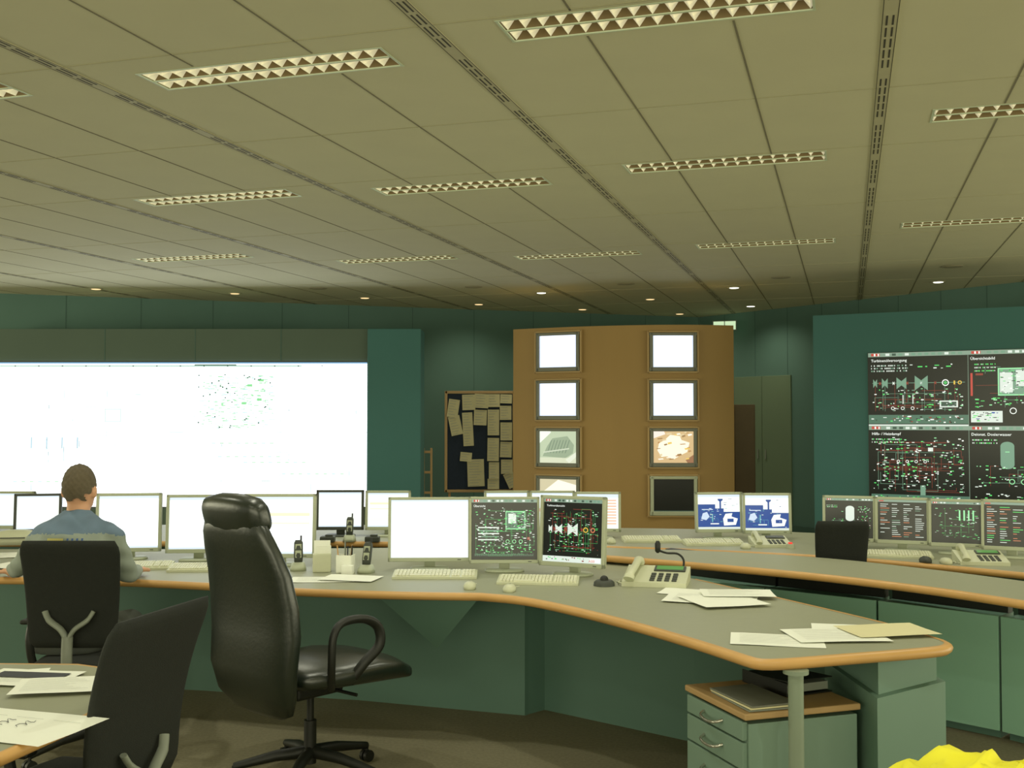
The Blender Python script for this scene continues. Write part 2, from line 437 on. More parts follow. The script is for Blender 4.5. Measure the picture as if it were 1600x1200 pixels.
# big left screen
e=thing('projection_screen','large bright white projection screen with faint process diagrams','screen',(0,YH+.04,0))
zb=ZA(792,YH); zt=ZA(566,YH)
W=xs-xl; H=zt-zb; s=Scr(W,H,em((240,248,255),2.8,True))
def U(px): return (XA(px,YH)-xl)/W
def Vv(py): return (ZA(py,YH)-zb)/H
r=random.Random(5)
FA=em((205,224,222),1.2); FG=em((130,215,140),1.1); FP=em((170,222,178),1.15); FD=em((60,98,78),1.0); FC=em((185,228,228),1.15)
s.q(0,Vv(568.0),1,1,em((110,170,215),1.0),1)
s.q(0,Vv(573),U(470),Vv(570.4),em((180,210,198),1.15),1)
s.q(U(302),Vv(571.2),U(368),Vv(569),FD,3)
for k in range(14): s.q(U(20+k*37),Vv(572.6),U(22+k*37),Vv(570.6),FD,3)
for px in (302,437): s.q(U(px),0,U(px)+.0012,Vv(575),FA,1)
s.q(0,Vv(675.8),1,Vv(675),FA,1)
for k in range(230):
    x=r.uniform(310,424); y=r.uniform(586,670)
    s.q(U(x),Vv(y+1.6),U(x+r.uniform(1,8)),Vv(y),r.choice([FP,FP,FG,FC,FA]),2)
for k in range(34): x=r.uniform(306,424);y=r.uniform(584,676); s.q(U(x),Vv(y+2.4),U(x+2.4),Vv(y),FD,3)
for (x,y) in ((403,592),(376,628),(385,600),(400,622)): s.q(U(x),Vv(y+4),U(x+8),Vv(y),FG,3)
for k in range(9): 
    y=590+k*9; s.q(U(316),Vv(y+.7),U(r.uniform(360,424)),Vv(y),FP,1)
    x=325+k*11; s.q(U(x),Vv(665),U(x+.7),Vv(592),FP,1)
for k in range(44): x=r.choice([48,74,98,122,165,345,378,412,450,485,520,545,555]);y=r.uniform(600,765); s.q(U(x),Vv(y+r.uniform(1,14)),U(x+1.3),Vv(y),r.choice([FA,FC,em((150,182,186),1.05)]),2)
for k in range(140): x=r.uniform(5,560);y=r.uniform(600,770); s.q(U(x),Vv(y+1.1),U(x+r.uniform(4,24)),Vv(y),r.choice([FA,FA,FC]),1)
s.q(U(162),Vv(660),U(188),Vv(638),FA,2); s.q(U(164),Vv(658),U(186),Vv(640),em((228,242,248),1.8),3)
for k in range(4): s.q(U(47+k*24),Vv(701),U(49+k*24),Vv(683),em((150,190,205),1.0),3)
for y,x0 in ((692,330),(713,340),(722,380),(740,440),(752,20)):
    for k in range(8): s.q(U(x0+k*13),Vv(y+1.6),U(x0+k*13+6),Vv(y),FP if k%3 else FC,2)
s.obj(e,((xs+xl)/2,0,zb))
e.location=(0,YH+.03,0)
b=B(); 
for (cx,cz,sx,sz) in (((xs+xl)/2,zt+.008,W+.03,.016),((xs+xl)/2,zb-.008,W+.03,.016),(xs+.008,(zt+zb)/2,.016,H)):
    b.box((cx,-.002,cz),(sx,.012,sz))
part('frame',b,M_dgrey,e)

# right display housing and screen
A=Vector((3.72,11.4,0)); dr=Vector((1.31,-.7,0)).normalized(); ang=math.atan2(dr.y,dr.x)
e=thing('video_wall_housing','teal housing panel carrying a block of four dark process displays','display housing',(A.x,A.y,0),ang)
b=B(); b.box((.85,.35,1.36),(2.85,.5,2.72))
part('surround_panel',b,[M_teal2],e)
TW,TH=.975,.765
zt2=ZA(551,11.35)
e=thing('projection_screen','block of four rear-projection displays showing black process diagrams','screen',(A.x,A.y,0),ang)
e.location=(A.x+.04,A.y+.07,0)
b=B(); b.box((TW,.045,zt2-TH),(TW*2+.016,.07,TH*2+.014),.003); part('frame',b,M_dgrey,e)
s=Scr(TW*2,TH*2,K)
tileA(s,0,.5,.499,.5,1,'Turbinenölversorgung'); tileB(s,.501,.5,.499,.5,2,'Übersichtsbild')
tileC(s,0,0,.499,.5,3,'Hilfs- / Heizdampf'); tileD(s,.501,0,.499,.5,4,'Deionat. Dosierwasser')
s.q(.499,0,.501,1,GY,3); s.q(0,.4992,1,.5008,GY,3)
s.obj(e,(TW,0,zt2-2*TH))

# ---------------------------------------------------------------- curved wooden partition
pp=[]
for px,Y in ((802,13.45),(900,13.05),(1000,12.82),(1080,12.78),(1147,12.86)): pp.append((XA(px,Y),Y))
cv=spline(pp,8)
e=thing('monitor_partition','curved beech-veneered free-standing partition with built-in picture monitors','partition',(0,0,0))
b=B(); out=[(p.x,p.y) for p in cv]; inn=[]
for i,p in enumerate(cv):
    a=cv[max(0,i-1)];c=cv[min(len(cv)-1,i+1)];t=(c-a).normalized(); inn.append((p.x-t.y*.35,p.y+t.x*.35))
ZT=2.71
n=len(out)
vs=[(x,y,0) for x,y in out]+[(x,y,ZT) for x,y in out]+[(x,y,0) for x,y in inn]+[(x,y,ZT) for x,y in inn]
fs=[]
for i in range(n-1):
    fs+=[[i,i+1,n+i+1,n+i],[2*n+i+1,2*n+i,3*n+i,3*n+i+1],[n+i,n+i+1,3*n+i+1,3*n+i]]
fs+=[[0,n,3*n,2*n],[n-1,2*n-1,4*n-1,3*n-1]]
b.add(vs,fs); part('curved_panel',b,M_wood,e)
rows=[(519,580),(594,656),(669,730),(744,806)]
for ci,(cx,w) in enumerate(((877,62),(1053,69))):
    best=min(range(1,n-1),key=lambda i:abs(800+cv[i].x/cv[i].y*F-cx))
    p=cv[best]; t=(cv[best+1]-cv[best-1]).normalized(); a=math.atan2(t.y,t.x)
    for ri,(y0,y1) in enumerate(rows):
        z0=ZA(y1,p.y-.05); z1=ZA(y0,p.y-.05); ww=w/F*p.y/max(.7,math.cos(a)); hh=z1-z0
        desc=['blank white picture','blank white picture','grey-green camera picture' if ci==0 else 'brownish camera picture','yellowish camera picture' if ci==0 else 'black switched-off screen'][ri]
        m=thing('picture_monitor','built-in picture monitor in beech frame, '+desc,'monitor',(p.x,p.y,z0),a,'picture monitors in the curved partition')
        b=B()
        for q in (-.010,hh+.010): b.box((0,-.012,q),(ww+.09,.034,.020),.004)
        for sx in (-1,1): b.box((sx*(ww/2+.032),-.012,hh/2),(.022,.034,hh+.04),.004)
        part('wooden_frame',b,M_woodp,m)
        b=B()
        for q in (.025,hh-.02): b.box((0,-.022,q),(ww+.04,.04,.05 if q<.1 else .036),.008)
        for sx in (-1,1): b.box((sx*(ww/2-.006),-.022,hh/2),(.04,.04,hh),.008)
        b.box((0,-.006,hh/2),(ww-.02,.012,hh-.03))
        part('bezel',b,M_bez if not(ri==3 and ci==1) else M_silver,m)
        sw=ww-.05; sh=hh-.075
        if ri<2: s=Scr(sw,sh,em((205,218,245),1.4)); s.q(.04,.05,.96,.96,em((228,236,255),2.0),1)
        elif ri==2 and ci==0:
            s=Scr(sw,sh,em((190,208,172),.9)); s.q(0,0,1,.16,em((215,222,190),.95)); s.p([(.08,.2),(.2,.5),(.35,.75),(.75,.82),(.93,.55),(.9,.3),(.7,.15)],em((150,172,140),.85)); 
            for k in range(7): s.p([(.2+.08*k,.3),(.225+.08*k,.3),(.34+.08*k,.7),(.315+.08*k,.7)],em((116,140,116),.8),2)
            s.p([(.1,.3),(.8,.42),(.8,.46),(.1,.34)],em((205,218,190),.9),2.5)
            s.p([(0,.6),(.3,.92),(.3,1),(0,1)],em((235,245,228),1.1)); s.p([(.7,.1),(1,.35),(1,.2),(.8,0)],em((225,232,210),1),2.5)
        elif ri==2:
            rr_=random.Random(3)
            s=Scr(sw,sh,em((218,184,130),.95))
            s.p([(.1,.38),(.14,.6),(.28,.7),(.42,.86),(.66,.82),(.7,.7),(.9,.62),(.84,.33),(.7,.25),(.5,.1),(.34,.2),(.2,.18)],em((246,238,212),1.15))
            for k in range(26):
                x_=rr_.uniform(.08,.9);y_=rr_.uniform(.08,.9);a_=rr_.uniform(.04,.14);c_=rr_.uniform(.03,.09)
                s.p([(x_,y_),(min(1,x_+a_),y_+c_*.4),(min(1,x_+a_*.8),min(1,y_+c_)),(max(0,x_-a_*.2),min(1,y_+c_*.7))],rr_.choice([em((232,196,96),1.05),em((250,244,226),1.15),em((190,140,84),.9),em((226,206,160),1),em((160,120,70),.85)]),2)
            s.p([(.0,.75),(.3,.88),(.25,1),(0,1)],em((250,238,224),1)); s.p([(.8,.08),(1,.25),(1,0),(.85,0)],em((165,115,80),.8))
        elif ci==0:
            s=Scr(sw,sh,em((215,205,165),.9)); s.p([(0,.5),(.5,.95),(1,.8),(1,.3),(.4,.2)],em((250,245,225),1.1)); s.p([(.2,.3),(.8,.6),(.8,.5),(.3,.2)],em((225,200,110),1),2); s.q(0,0,1,.2,em((90,80,60),.7))
        else: s=Scr(sw,sh,em((5,8,5),.5)); s.q(.0,.0,1,.02,DKG)
        s.obj(m,(0,-.0165,.05))
# dark cabinet beside
M_wal=mat('dark_walnut',(84,70,46),.6)
b=B(); Yc=13.6; x0=XA(1146,Yc);x1=XA(1180,Yc); hz=ZA(632,Yc)
e=thing('tall_cabinet','dark brown tall cabinet behind the curved partition','cabinet',((x0+x1)/2,Yc,0))
b.box((0,.25,hz/2),(x1-x0,.5,hz),.005); part('body',b,M_wal,e)
b=B(); b.box((0,-.008,hz/2),(x1-x0-.03,.012,hz-.06),.003); part('door',b,M_wal,e)
# lit window above partition
b=B(); b.box((0,0,0),(.34,.02,.13)); struct('window_1',b,em((200,230,180),1.0),(XA(1132,16.2),16.15,2.99),(0,0,R(-20)))
b=B(); 
for k in range(3): b.box((-.17+.17*k,-.014,0),(.012,.008,.14))
b.box((0,-.014,.068),(.36,.008,.012)); b.box((0,-.014,-.068),(.36,.008,.012)); struct('trim_20',b,M_grey,(XA(1132,16.2),16.14,2.99),(0,0,R(-20)))

# notice board
Yn=14.2; x0=XA(697,Yn);x1=XA(803,Yn); z0=ZA(767,Yn); z1=ZA(613,Yn); w=x1-x0;h=z1-z0
e=thing('notice_board','wood-framed dark blue pin board on legs covered with papers','notice board',((x0+x1)/2,Yn,0))
b=B(); b.box((0,0,(z0+z1)/2),(w-.04,.03,h-.04)); part('felt_panel',b,M_navy,e)
b=B()
for zz in (z0,z1): b.box((0,0,zz),(w+.02,.05,.035),.004)
for sx in (-1,1): b.box((sx*w/2,0,(z0+z1)/2),(.035,.05,h+.035),.004)
part('frame',b,M_woodf,e)
for sx in (-1,1):
    b=B(); b.box((sx*w*.45,.04,z0/2+.1),(.03,.03,z0+.2)); b.box((sx*w*.45,.04,.012),(.04,.5,.024)); part('leg',b,M_woodf,e)
r=random.Random(9)
for (px,py,pw,ph,an) in ((702,623,17,28,8),(722,617,20,24,-2),(742,615,22,22,3),(762,616,19,20,0),(782,616,18,14,2),(700,652,18,30,-12),(722,645,16,52,-3),(741,640,20,24,2),(762,640,18,40,0),(781,634,18,22,0),(782,660,18,28,0),(762,684,18,36,1),(782,690,18,24,2),(720,706,18,14,5),(730,718,26,42,-2),(764,722,16,26,0),(783,718,18,22,0),(786,742,16,24,-25),(762,748,18,16,0)):
    b=B(); W2=pw/F*Yn; H2=ph/F*Yn
    N=4
    for i in range(N):
        za=-H2*i/N; zc=-H2*(i+1)/N; ya=-.012*(i/N)**2; yc=-.012*((i+1)/N)**2
        b.add([(0,ya,za),(W2,ya,za),(W2,yc,zc),(0,yc,zc)],[[0,1,2,3]])
    for k in range(int(H2/.035)):
        zq=-.02-.035*k; wq=W2*r.uniform(.5,.85); yq=-.012*(-zq/H2)**2-.003
        b.add([(W2*.1,yq,zq),(W2*.1+wq*.9,yq,zq),(W2*.1+wq*.9,yq-.0005,zq-.006),(W2*.1,yq-.0005,zq-.006)],[[0,1,2,3]],1)
    solo('notice_paper',b,[mat('board_paper',(202,194,152),.8,var=.1),M_ink],'typed paper notice pinned to the dark board','paper',(XA(px,Yn),Yn-.03,ZA(py,Yn)),0,'papers on the notice board',rot=(0,R(an),0))
# small wooden easel
Ye=13.9; xe=XA(668,Ye); zt3=ZA(700,Ye)
e=thing('wooden_easel','small plain wooden folding stand near the notice board','stand',(xe,Ye,0))
for sx in (-1,1):
    b=B(); b.box((sx*.05,0,zt3/2),(.025,.03,zt3),.003); part('leg',b,M_woodf,e)
for k in range(5):
    b=B(); b.box((0,-.018,.15+k*(zt3-.2)/4),(.13,.015,.03),.002); part('rung',b,M_woodf,e)

# ---------------------------------------------------------------- ceiling lights
M_lw=mat('louvre_white',(236,228,188),.35,metal=.3,emis=.42); M_lb=mat('louvre_tray',(112,94,60),.5,metal=.2,emis=.05)  # emission on blades and tray stands in for reflected tube light
M_lf=mat('light_rim',(186,198,170),.5)
M_lt=em((255,250,215),.9,True)
fr=B() 
for y in (-.124,.124): fr.box((0,y,.0),(1.24,.010,.006))
for x in (-.613,.613): fr.box((x,0,.0),(.010,.25,.006))
fr.box((0,0,.001),(1.22,.012,.005))
fr=fr.mesh('light_frame',M_lf)
tr=B(); tr.box((0,0,.092),(1.225,.25,.004))
for y in (-.124,.124): tr.box((0,y,.048),(1.225,.004,.088))
for x in (-.61,.61): tr.box((x,0,.048),(.004,.25,.088))
tr.box((0,0,.045),(1.22,.004,.08))
tr=tr.mesh('reflector_tray',M_lb)
lv=B()
for y in (-.061,.061):
    for k in range(17):
        x=-.6+.075*k
        for sgn in (-1,1):
            lv.add([(x,y-.056,.003),(x,y,.003),(x+sgn*.005,y,.045),(x+sgn*.03,y-.056,.045)],[[0,1,2,3]])
            lv.add([(x,y,.003),(x,y+.056,.003),(x+sgn*.03,y+.056,.045),(x+sgn*.005,y,.045)],[[0,1,2,3]])
        for yy in (y-.056,y+.056): lv.add([(x,yy,.003),(x-.03,yy,.045),(x+.03,yy,.045)],[[0,1,2]])
lv=lv.mesh('louvre',M_lw,False)
tb=B()
for y in (-.061,.061): tb.cyl((-.59,y,.074),(.59,y,.074),.008,n=8)
tb=tb.mesh('fluorescent_tube',M_lt)
for c,s_ in lights:
    x,y=cs(c,s_)
    e=thing('ceiling_light','recessed fluorescent ceiling light with a metal louvre grid','ceiling light',(x,y,HC),GA,'louvred ceiling lights')
    link('light_frame',fr,e); link('reflector_tray',tr,e); link('louvre',lv,e); link('fluorescent_tube',tb,e)
lit=[]
for px,py,on in ((150,451,1),(367,458,1),(570,465,1),(748,475,1),(846,457,2),(910,483,1),(1016,467,1),(1147,449,2),(1173,478,2),(1466,440,2),(1062,490,1),(740,448,0),(978,443,0),(1220,433,0),(1488,416,0),(497,450,0)):
    x,y=G(px,py,HC)
    if on: lit.append((x,y))
    e=thing('downlight','small round recessed ceiling spot, '+('lit' if on else 'unlit dark disc'),'downlight',(x,y,HC-.002),0,'round ceiling spots')
    rr=.11 if not on else .085
    b=B(); b.tube([(0,0,0),(0,0,-.006)],[rr,rr*.93],20); part('trim_ring',b,M_disc if not on else M_rail,e)
    b=B(); b.tube([(0,0,-.005),(0,0,-.009)],[rr*.7,rr*.6],20); part('lamp',b,[M_disc,em((255,215,150),1.3),em((250,250,225),3.5)][on],e)

# ---------------------------------------------------------------- desks
def worktop(parent,near,far,z,th=.035,trim=None,m=M_top):
    pts=[(p.x,p.y) for p in near]+[(p.x,p.y) for p in reversed(far)]
    b=B(); b.prism(pts,z-th,z); part('worktop',b,m,parent)
    path=trim or near
    b=B(); prof=[(-.012,.001),(.006,.001),(.016,-.005),(.021,-.016),(.017,-.027),(.007,-.036),(-.012,-.036)]
    n=len(path); vs=[];fs=[]; k=len(prof)
    for i,p in enumerate(path):
        a=path[max(0,i-1)];c=path[min(n-1,i+1)];t=(c-a).normalized(); nx,ny=t.y,-t.x
        for o,dz in prof: vs.append((p.x+nx*o,p.y+ny*o,z+dz))
    for i in range(n-1):
        for j in range(k-1): fs.append([i*k+j,(i+1)*k+j,(i+1)*k+j+1,i*k+j+1])
    b.add(vs,fs,0,True); b.add(vs[:k],[list(range(k))]); b.add(vs[-k:],[list(range(k))])
    part('edge_trim',b,M_edge,parent,'rounded pale beech edge strip')
Z1=.75
E1=thing('control_desk','long curved operator desk with grey-green top and beech edge','desk',(0,0,0))
near=spline([G(x,y,Z1) for x,y in ((-120,901),(0,902),(150,904),(300,910),(470,920),(620,925),(750,927))],6)
near2=spline([G(x,y,Z1) for x,y in ((750,927),(820,934),(900,950),(1000,975),(1090,1001),(1165,1025))],8)
near=near+near2[1:]
tip=spline([G(x,y,Z1) for x,y in ((1165,1025),(1205,1031),(1330,1022),(1455,1012),(1480,1006),(1472,1000))],5)
far=spline([G(x,y,Z1) for x,y in ((-120,858),(300,858),(607,856),(800,855),(900,864),(1000,885),(1100,908),(1220,935),(1385,974),(1472,1000))],8)
worktop(E1,near+tip[1:],far[:-1],Z1,trim=near+tip[1:]+list(reversed(far[-26:-1])))
def panel(parent,p,q,z0,z1,th,m,name='modesty_panel',label=None):
    p=Vector(p);q=Vector(q);t=(q-p).normalized();nn=Vector((-t.y,t.x))*th
    b=B(); b.prism([tuple(p),tuple(q),tuple(q+nn),tuple(p+nn)],z0,z1); part(name,b,m,parent,label)
fl=[G(-120,1062,0),G(300,1078,0),G(560,1094,0),G(820,1118,0)]
for i in range(3): panel(E1,fl[i],fl[i+1],.0,.71,.03,M_base)
q0=G(826,1116,0); q1=G(846,1108,0); q2=G(1085,1160,0); q3=G(1330,1235,0)
b=B(); b.prism([fl[3],q0,(q0[0]+.12,q0[1]+.12),(fl[3][0],fl[3][1]+.15)],0,.71); part('support_column',b,M_base,E1)
panel(E1,q1,q2,.0,.71,.03,M_base)
panel(E1,q2,q3,.0,.71,.03,M_base)
ap=(XA(684,5.6),5.6,.43)
b=B(); vs=[(XA(590,5.5),5.5,.712),(XA(745,5.35),5.35,.712),(XA(765,6.2),6.2,.712),(XA(640,6.3),6.3,.712),ap,(ap[0]+.05,5.95,.5)]
b.add(vs,[[0,1,4],[1,2,5,4],[2,3,5],[3,0,4,5],[0,3,2,1]]); part('support_bracket',b,M_base,E1)
pY=3.885; pc=(XA(1240,pY),pY)
b=B(); b.cyl((pc[0],pc[1],0),(pc[0],pc[1],.712),.027,n=24); b.cyl((pc[0],pc[1],.70),(pc[0],pc[1],.714),.045,n=24); b.cyl((pc[0],pc[1],0),(pc[0],pc[1],.012),.05,n=24); part('leg',b,M_post,E1,'round grey-green tubular leg')
M_end=mat('end_cabinet_green',(98,128,112),.6,var=.06,scale=3)
c0=(XA(1366,3.99),3.99);c1=(XA(1472,4.25),4.25);c2=(XA(1395,4.75),4.75);c3=(XA(1285,4.6),4.6)
b=B(); b.prism([c0,c1,c2,c3],0,.585,); part('end_cabinet',b,M_end,E1)
mx_=sum(p[0] for p in (c0,c1,c2,c3))/4; my_=sum(p[1] for p in (c0,c1,c2,c3))/4
sm=[(mx_+(p[0]-mx_)*.86,my_+(p[1]-my_)*.86) for p in (c0,c1,c2,c3)]
b=B(); b.prism(sm,.585,.714); part('spacer_box',b,M_end,E1)

# counter
Z2=.8
E2=thing('curved_counter','curved counter with grey-green top above mint cabinets','counter',(0,0,0))
nc=spline([G(x,y,Z2) for x,y in ((900,865),(960,869),(1130,883),(1290,898),(1450,917),(1600,939),(1780,967))],8)
fc=spline([G(x,y,Z2) for x,y in ((900,853),(960,856),(1130,862),(1290,872),(1450,889),(1600,908),(1780,932))],8)
worktop(E2,nc,fc,Z2)
fp=[(1015,6.98),(1193,6.38),(1368,5.95),(1558,5.48),(1765,4.95)]
fw=[Vector((XA(px,Y),Y)) for px,Y in fp]
for i in range(len(fw)-1):
    p,q=fw[i],fw[i+1]; t=(q-p); L=t.length; a=math.atan2(t.y,t.x)
    e=thing('base_cabinet','mint green base cabinet with flat door beneath the curved counter','cabinet',(p.x,p.y,0),a,'mint cabinets under the counter')
    b=B(); b.box((L/2,.11,.33),(L-.03,.2,.56)); b.box((L/2,.12,.025),(L-.04,.16,.05)); part('body',b,M_base,e)
    b=B(); b.box((L/2,0,.33),(L-.014,.018,.57),.003); part('door',b,M_mint,e)
    b=B(); b.box((L/2,.17,.685),(L-.03,.06,.155)); part('shelf_recess',b,M_black,e)
# rear desk
E3=thing('rear_control_desk','long curved rear operator desk with beech edge','desk',(0,0,0))
nr=spline([G(x,y,Z1) for x,y in ((-120,846),(200,846),(500,846),(700,848),(900,852),(1100,859),(1300,869),(1450,881),(1600,895),(1780,914))],6)
frr=spline([G(x,y,Z1) for x,y in ((-120,820),(200,820),(500,820),(700,821),(900,824),(1100,827),(1300,834),(1450,844),(1600,856),(1780,872))],6)
worktop(E3,nr,frr,Z1)
st=list(range(0,len(nr)-1,9))+[len(nr)-1]
for i in range(len(st)-1):
    u=.6; p=nr[st[i]].lerp(frr[st[i]],u); q=nr[st[i+1]].lerp(frr[st[i+1]],u)
    panel(E3,(p.x,p.y),(q.x,q.y),0,.714,.03,M_base)

# near left table and near table
E4=thing('side_table','small table corner with beech edge carrying paper drawings','table',(0,0,0))
o=[G(-260,1035,Z1),G(120,1038,Z1),G(158,1043,Z1),G(164,1052,Z1),G(148,1104,Z1),G(138,1115,Z1),G(0,1176,Z1),G(-230,1180,Z1)]
b=B(); b.prism([(p[0],p[1]) for p in o],Z1-.035,Z1); part('worktop',b,M_top,E4)
path=[Vector((*p,0)) for p in reversed(o)]
b=B(); b.tube([(p.x,p.y,Z1-.017) for p in path],.0185,10); part('edge_trim',b,M_edge,E4)
for q in ((-2.0,3.05),(-2.0,3.55)):
    b=B(); b.cyl((*q,0),(*q,.717),.03); part('leg',b,M_base,E4)
E5=thing('near_table','plain table with pale wood edge','table',(0,0,0))
o=[(-1.9,2.68),(-.62,2.64),(1.9,2.52),(1.9,1.75),(-1.9,1.75)]
b=B(); b.prism(o,Z1-.035,Z1); part('worktop',b,M_top,E5)
b=B(); b.tube([(*p,Z1-.017) for p in o]+[(*o[0],Z1-.017)],.0185,10); part('edge_trim',b,M_edge,E5)
for x in (-1.7,1.7):
    for y in (1.9,2.4):
        b=B(); b.cyl((x,y,0),(x,y,.717),.03); part('leg',b,M_base,E5)

# ---------------------------------------------------------------- monitors
def monitor(px,py,w,h,yaw,fill,frame=M_silver,z=Z1,label='silver flat-panel computer monitor on the rear desk',bez=.018,lift=.045,tilt=-4,bg=None,group=None,logo=False):
    x,y=G(px,py,z)
    e=thing('computer_monitor',label,'monitor',(x,y,z+.0005),R(yaw),group)
    b=B(); b.loft([(0,.02,0,.11,.08),(0,.02,.008,.11,.08),(0,.02,.013,.1,.07)],24,3); part('stand_base',b,frame,e)
    b=B(); b.box((0,.05,lift+h*.25),(.06,.03,lift*2+h*.5),.006); part('stand_neck',b,frame,e)
    tl=R(tilt)
    b=B(); sw=w-2*bez; sh=h-2*bez-.006
    b.box((0,.022,h/2),(w-.004,.03,h-.004),.006)
    b.box((0,0,h-bez/2),(w,.024,bez),.003); b.box((0,0,(bez+.006)/2),(w,.024,bez+.006),.003)
    for sx in (-1,1): b.box((sx*(w/2-bez/2),0,h/2),(bez,.024,h),.003)
    b.box((w*.36,-.0125,.011),(.02,.002,.004),mi=1)
    part('housing',b,[frame,M_dgrey],e,loc=(0,0,lift),rot=(tl,0,0))
    s=Scr(sw,sh,bg or K); fill(s)
    ob=s.obj(e,(0,0,lift),rot=(tl,0,0))
    ob.data.transform(Matrix.Translation(Vector((0,.004,bez+.006))))
    if logo:
        me=textmesh('ABB',.02,em((210,50,46),.9)); o=link('lettering',me,e,(w*.26,0,lift),(tl,0,0))
        me.transform(Matrix.Translation((0,-.0035,.03))@Matrix.Rotation(R(90),4,'X'))
    return e
def turb(s):
    r=random.Random(3); header(s,0,0,1,1,r); s.text('Turbinenübersicht',.05,.875,.042,WHs)
    g_=em((56,140,72),1)
    pipes(s,.08,.15,.92,.85,14,g_,r,.004); pipes(s,.08,.2,.92,.85,8,RD,r,.004)
    for k in range(10): s.q(.12+.08*k,.2,.124+.08*k,.52,[g_,RD][k%2],1); s.q(.15+.08*k,.52,.154+.08*k,.78,[g_,RD][(k+1)%2],1)
    for bx,bw,bh in ((.12,.03,.06),(.26,.06,.08),(.5,.085,.1)): bowtie(s,bx,.52,bw,bh,LGY)
    bowtie(s,.19,.52,.02,.04,RD); bowtie(s,.38,.52,.025,.06,RD)
    s.ring(.72,.52,.042,.014,YL,3); s.ring(.84,.52,.038,.014,OR,3); s.q(.64,.495,.67,.545,RD,2)
    scatter(s,.08,.13,.93,.84,150,[LGY,GN,LG,GG,RD],r,.035,.011)
    s.q(0,.0,1,.09,LGY,1); scatter(s,.05,.02,.7,.07,20,[DKG,RD,GN],r,.03,.02)
    s.q(.8,.015,.97,.075,WHs,2)
def doc(sd): return lambda s:lightdoc(s,sd)
def yel(s):
    lightdoc(s,8); s.q(.05,.66,.95,.72,em((248,242,190),1.2),2); s.q(.05,.52,.95,.55,em((248,238,200),1.2),2); s.q(.05,.15,.6,.3,em((240,243,230),1.2),2)
def blue(sd):
    def f(s):
        DB=em((36,74,150),.9); r=random.Random(sd)
        s.q(0,.93,1,1,LB,1); s.q(0,.06,1,.5,DB,1); s.q(0,.5,.42,.72,DB,1); s.q(.42,.5,.62,.6,DB,1)
        s.p([(.52,.5),(.56,.5),(.56,.8),(.6,.84),(.6,.88),(.48,.88),(.48,.84),(.52,.8)],DB,2)
        s.p([(.62,.1),(.9,.12),(.95,.3),(.8,.36),(.82,.46),(.66,.44),(.6,.3)],WHs,2)
        s.p([(.08,.3),(.2,.26),(.28,.36),(.22,.5),(.12,.46)],em((200,218,240),1.05),2)
        s.q(.3,.14,.5,.17,WHs,2); s.q(.34,.2,.36,.44,CY,2); s.q(.1,.56,.36,.58,LB,2); s.q(.7,.2,.85,.3,DB,3)
        pipes(s,.05,.1,.58,.48,5,CY,r,.006); scatter(s,.05,.08,.95,.6,22,[LGY,LB,CY],r,.05,.018)
        s.q(.0,.0,1,.06,LGY,3); scatter(s,.6,.64,.95,.88,8,[DB,LB],r,.08,.02)
    return f
def table(s):
    s.q(0,.9,1,1,LB,1)
    for k in range(9): s.q(.08,.8-.085*k,.95,.84-.085*k,em((242,180,150),1.1),2)
    s.q(0,0,.04,.9,LB,2)
def hdr(s): lightdoc(s,12); s.q(.1,.45,.5,.55,em((240,190,175),1.1),2)
def procs(s):
    header(s,0,0,1,1,random.Random(4)); pipes(s,.1,.1,.9,.85,8,em((50,130,66),1),random.Random(4),.006)
    for k in range(4): s.q(.55+.09*k,.55,.58+.09*k,.8,LG,2)
    scatter(s,.05,.1,.95,.85,66,[GN,LGY,LG],random.Random(8),.05,.012)
g1='silver monitors on the operator desk'
monitor(200,874,.385,.355,8,doc(1),bg=WH,group=g1,label='silver monitor with white page beside the seated operator')
monitor(308,876,.375,.35,4,doc(2),bg=WH,group=g1,label='silver monitor with bright white page')
monitor(436,884,.42,.37,0,yel,bg=WH,group=g1,label='silver monitor with pale yellow lines on white page')
monitor(671,890,.468,.362,2,lambda s:s.q(0,.97,1,1,LB,1),bg=em((235,246,248),1.2,True),group=g1,label='wide silver monitor with blank pale screen',bez=.016)
monitor(788,893,.395,.37,0,tileG,frame=M_silver,group=g1,label='silver monitor with black and green process diagram',bez=.014)
monitor(893,899,.385,.385,-26,turb,frame=M_silver,group=g1,label='silver monitor with dark turbine diagram on screen',logo=True)
g2='monitors on the rear desk'
monitor(18,836,.32,.275,0,doc(21),bg=WHs,group=g2); monitor(58,842,.32,.275,10,doc(22),frame=M_dgrey,bg=WHs,group=g2,label='dark-framed monitor with white page on the rear desk')
monitor(531,838,.345,.29,2,doc(23),frame=M_dgrey,bg=WHs,group=g2,label='dark-framed monitor with pale page')
monitor(606,838,.33,.285,0,yel,bg=WHs,group=g2)
monitor(792,838,.33,.285,4,hdr,bg=WHs,group=g2); monitor(863,838,.33,.285,0,hdr,bg=WHs,group=g2)
monitor(934,841,.33,.285,-4,table,bg=WHs,group=g2,label='silver monitor with orange-striped table on screen')
monitor(1124,842,.34,.285,4,blue(6),bg=WHs,group=g2,label='silver monitor with dark blue diagram on white')
monitor(1199,844,.34,.285,-2,blue(9),bg=WHs,group=g2,label='silver monitor with dark blue diagram on white')
monitor(1327,857,.335,.3,-18,lambda s:tileD(s,0,0,1,1,31,None,1.4),group=g2,label='silver monitor with black tank diagram')
monitor(1410,861,.332,.3,-21,lambda s:listing(s,5),group=g2,label='silver monitor with black alarm list')
monitor(1495,866,.33,.3,-23,procs,group=g2,label='silver monitor with green process diagram')
monitor(1581,872,.342,.31,-26,lambda s:listing(s,7,[OR,LGY,LGY,GN]),group=g2,label='silver monitor with orange alarm list')

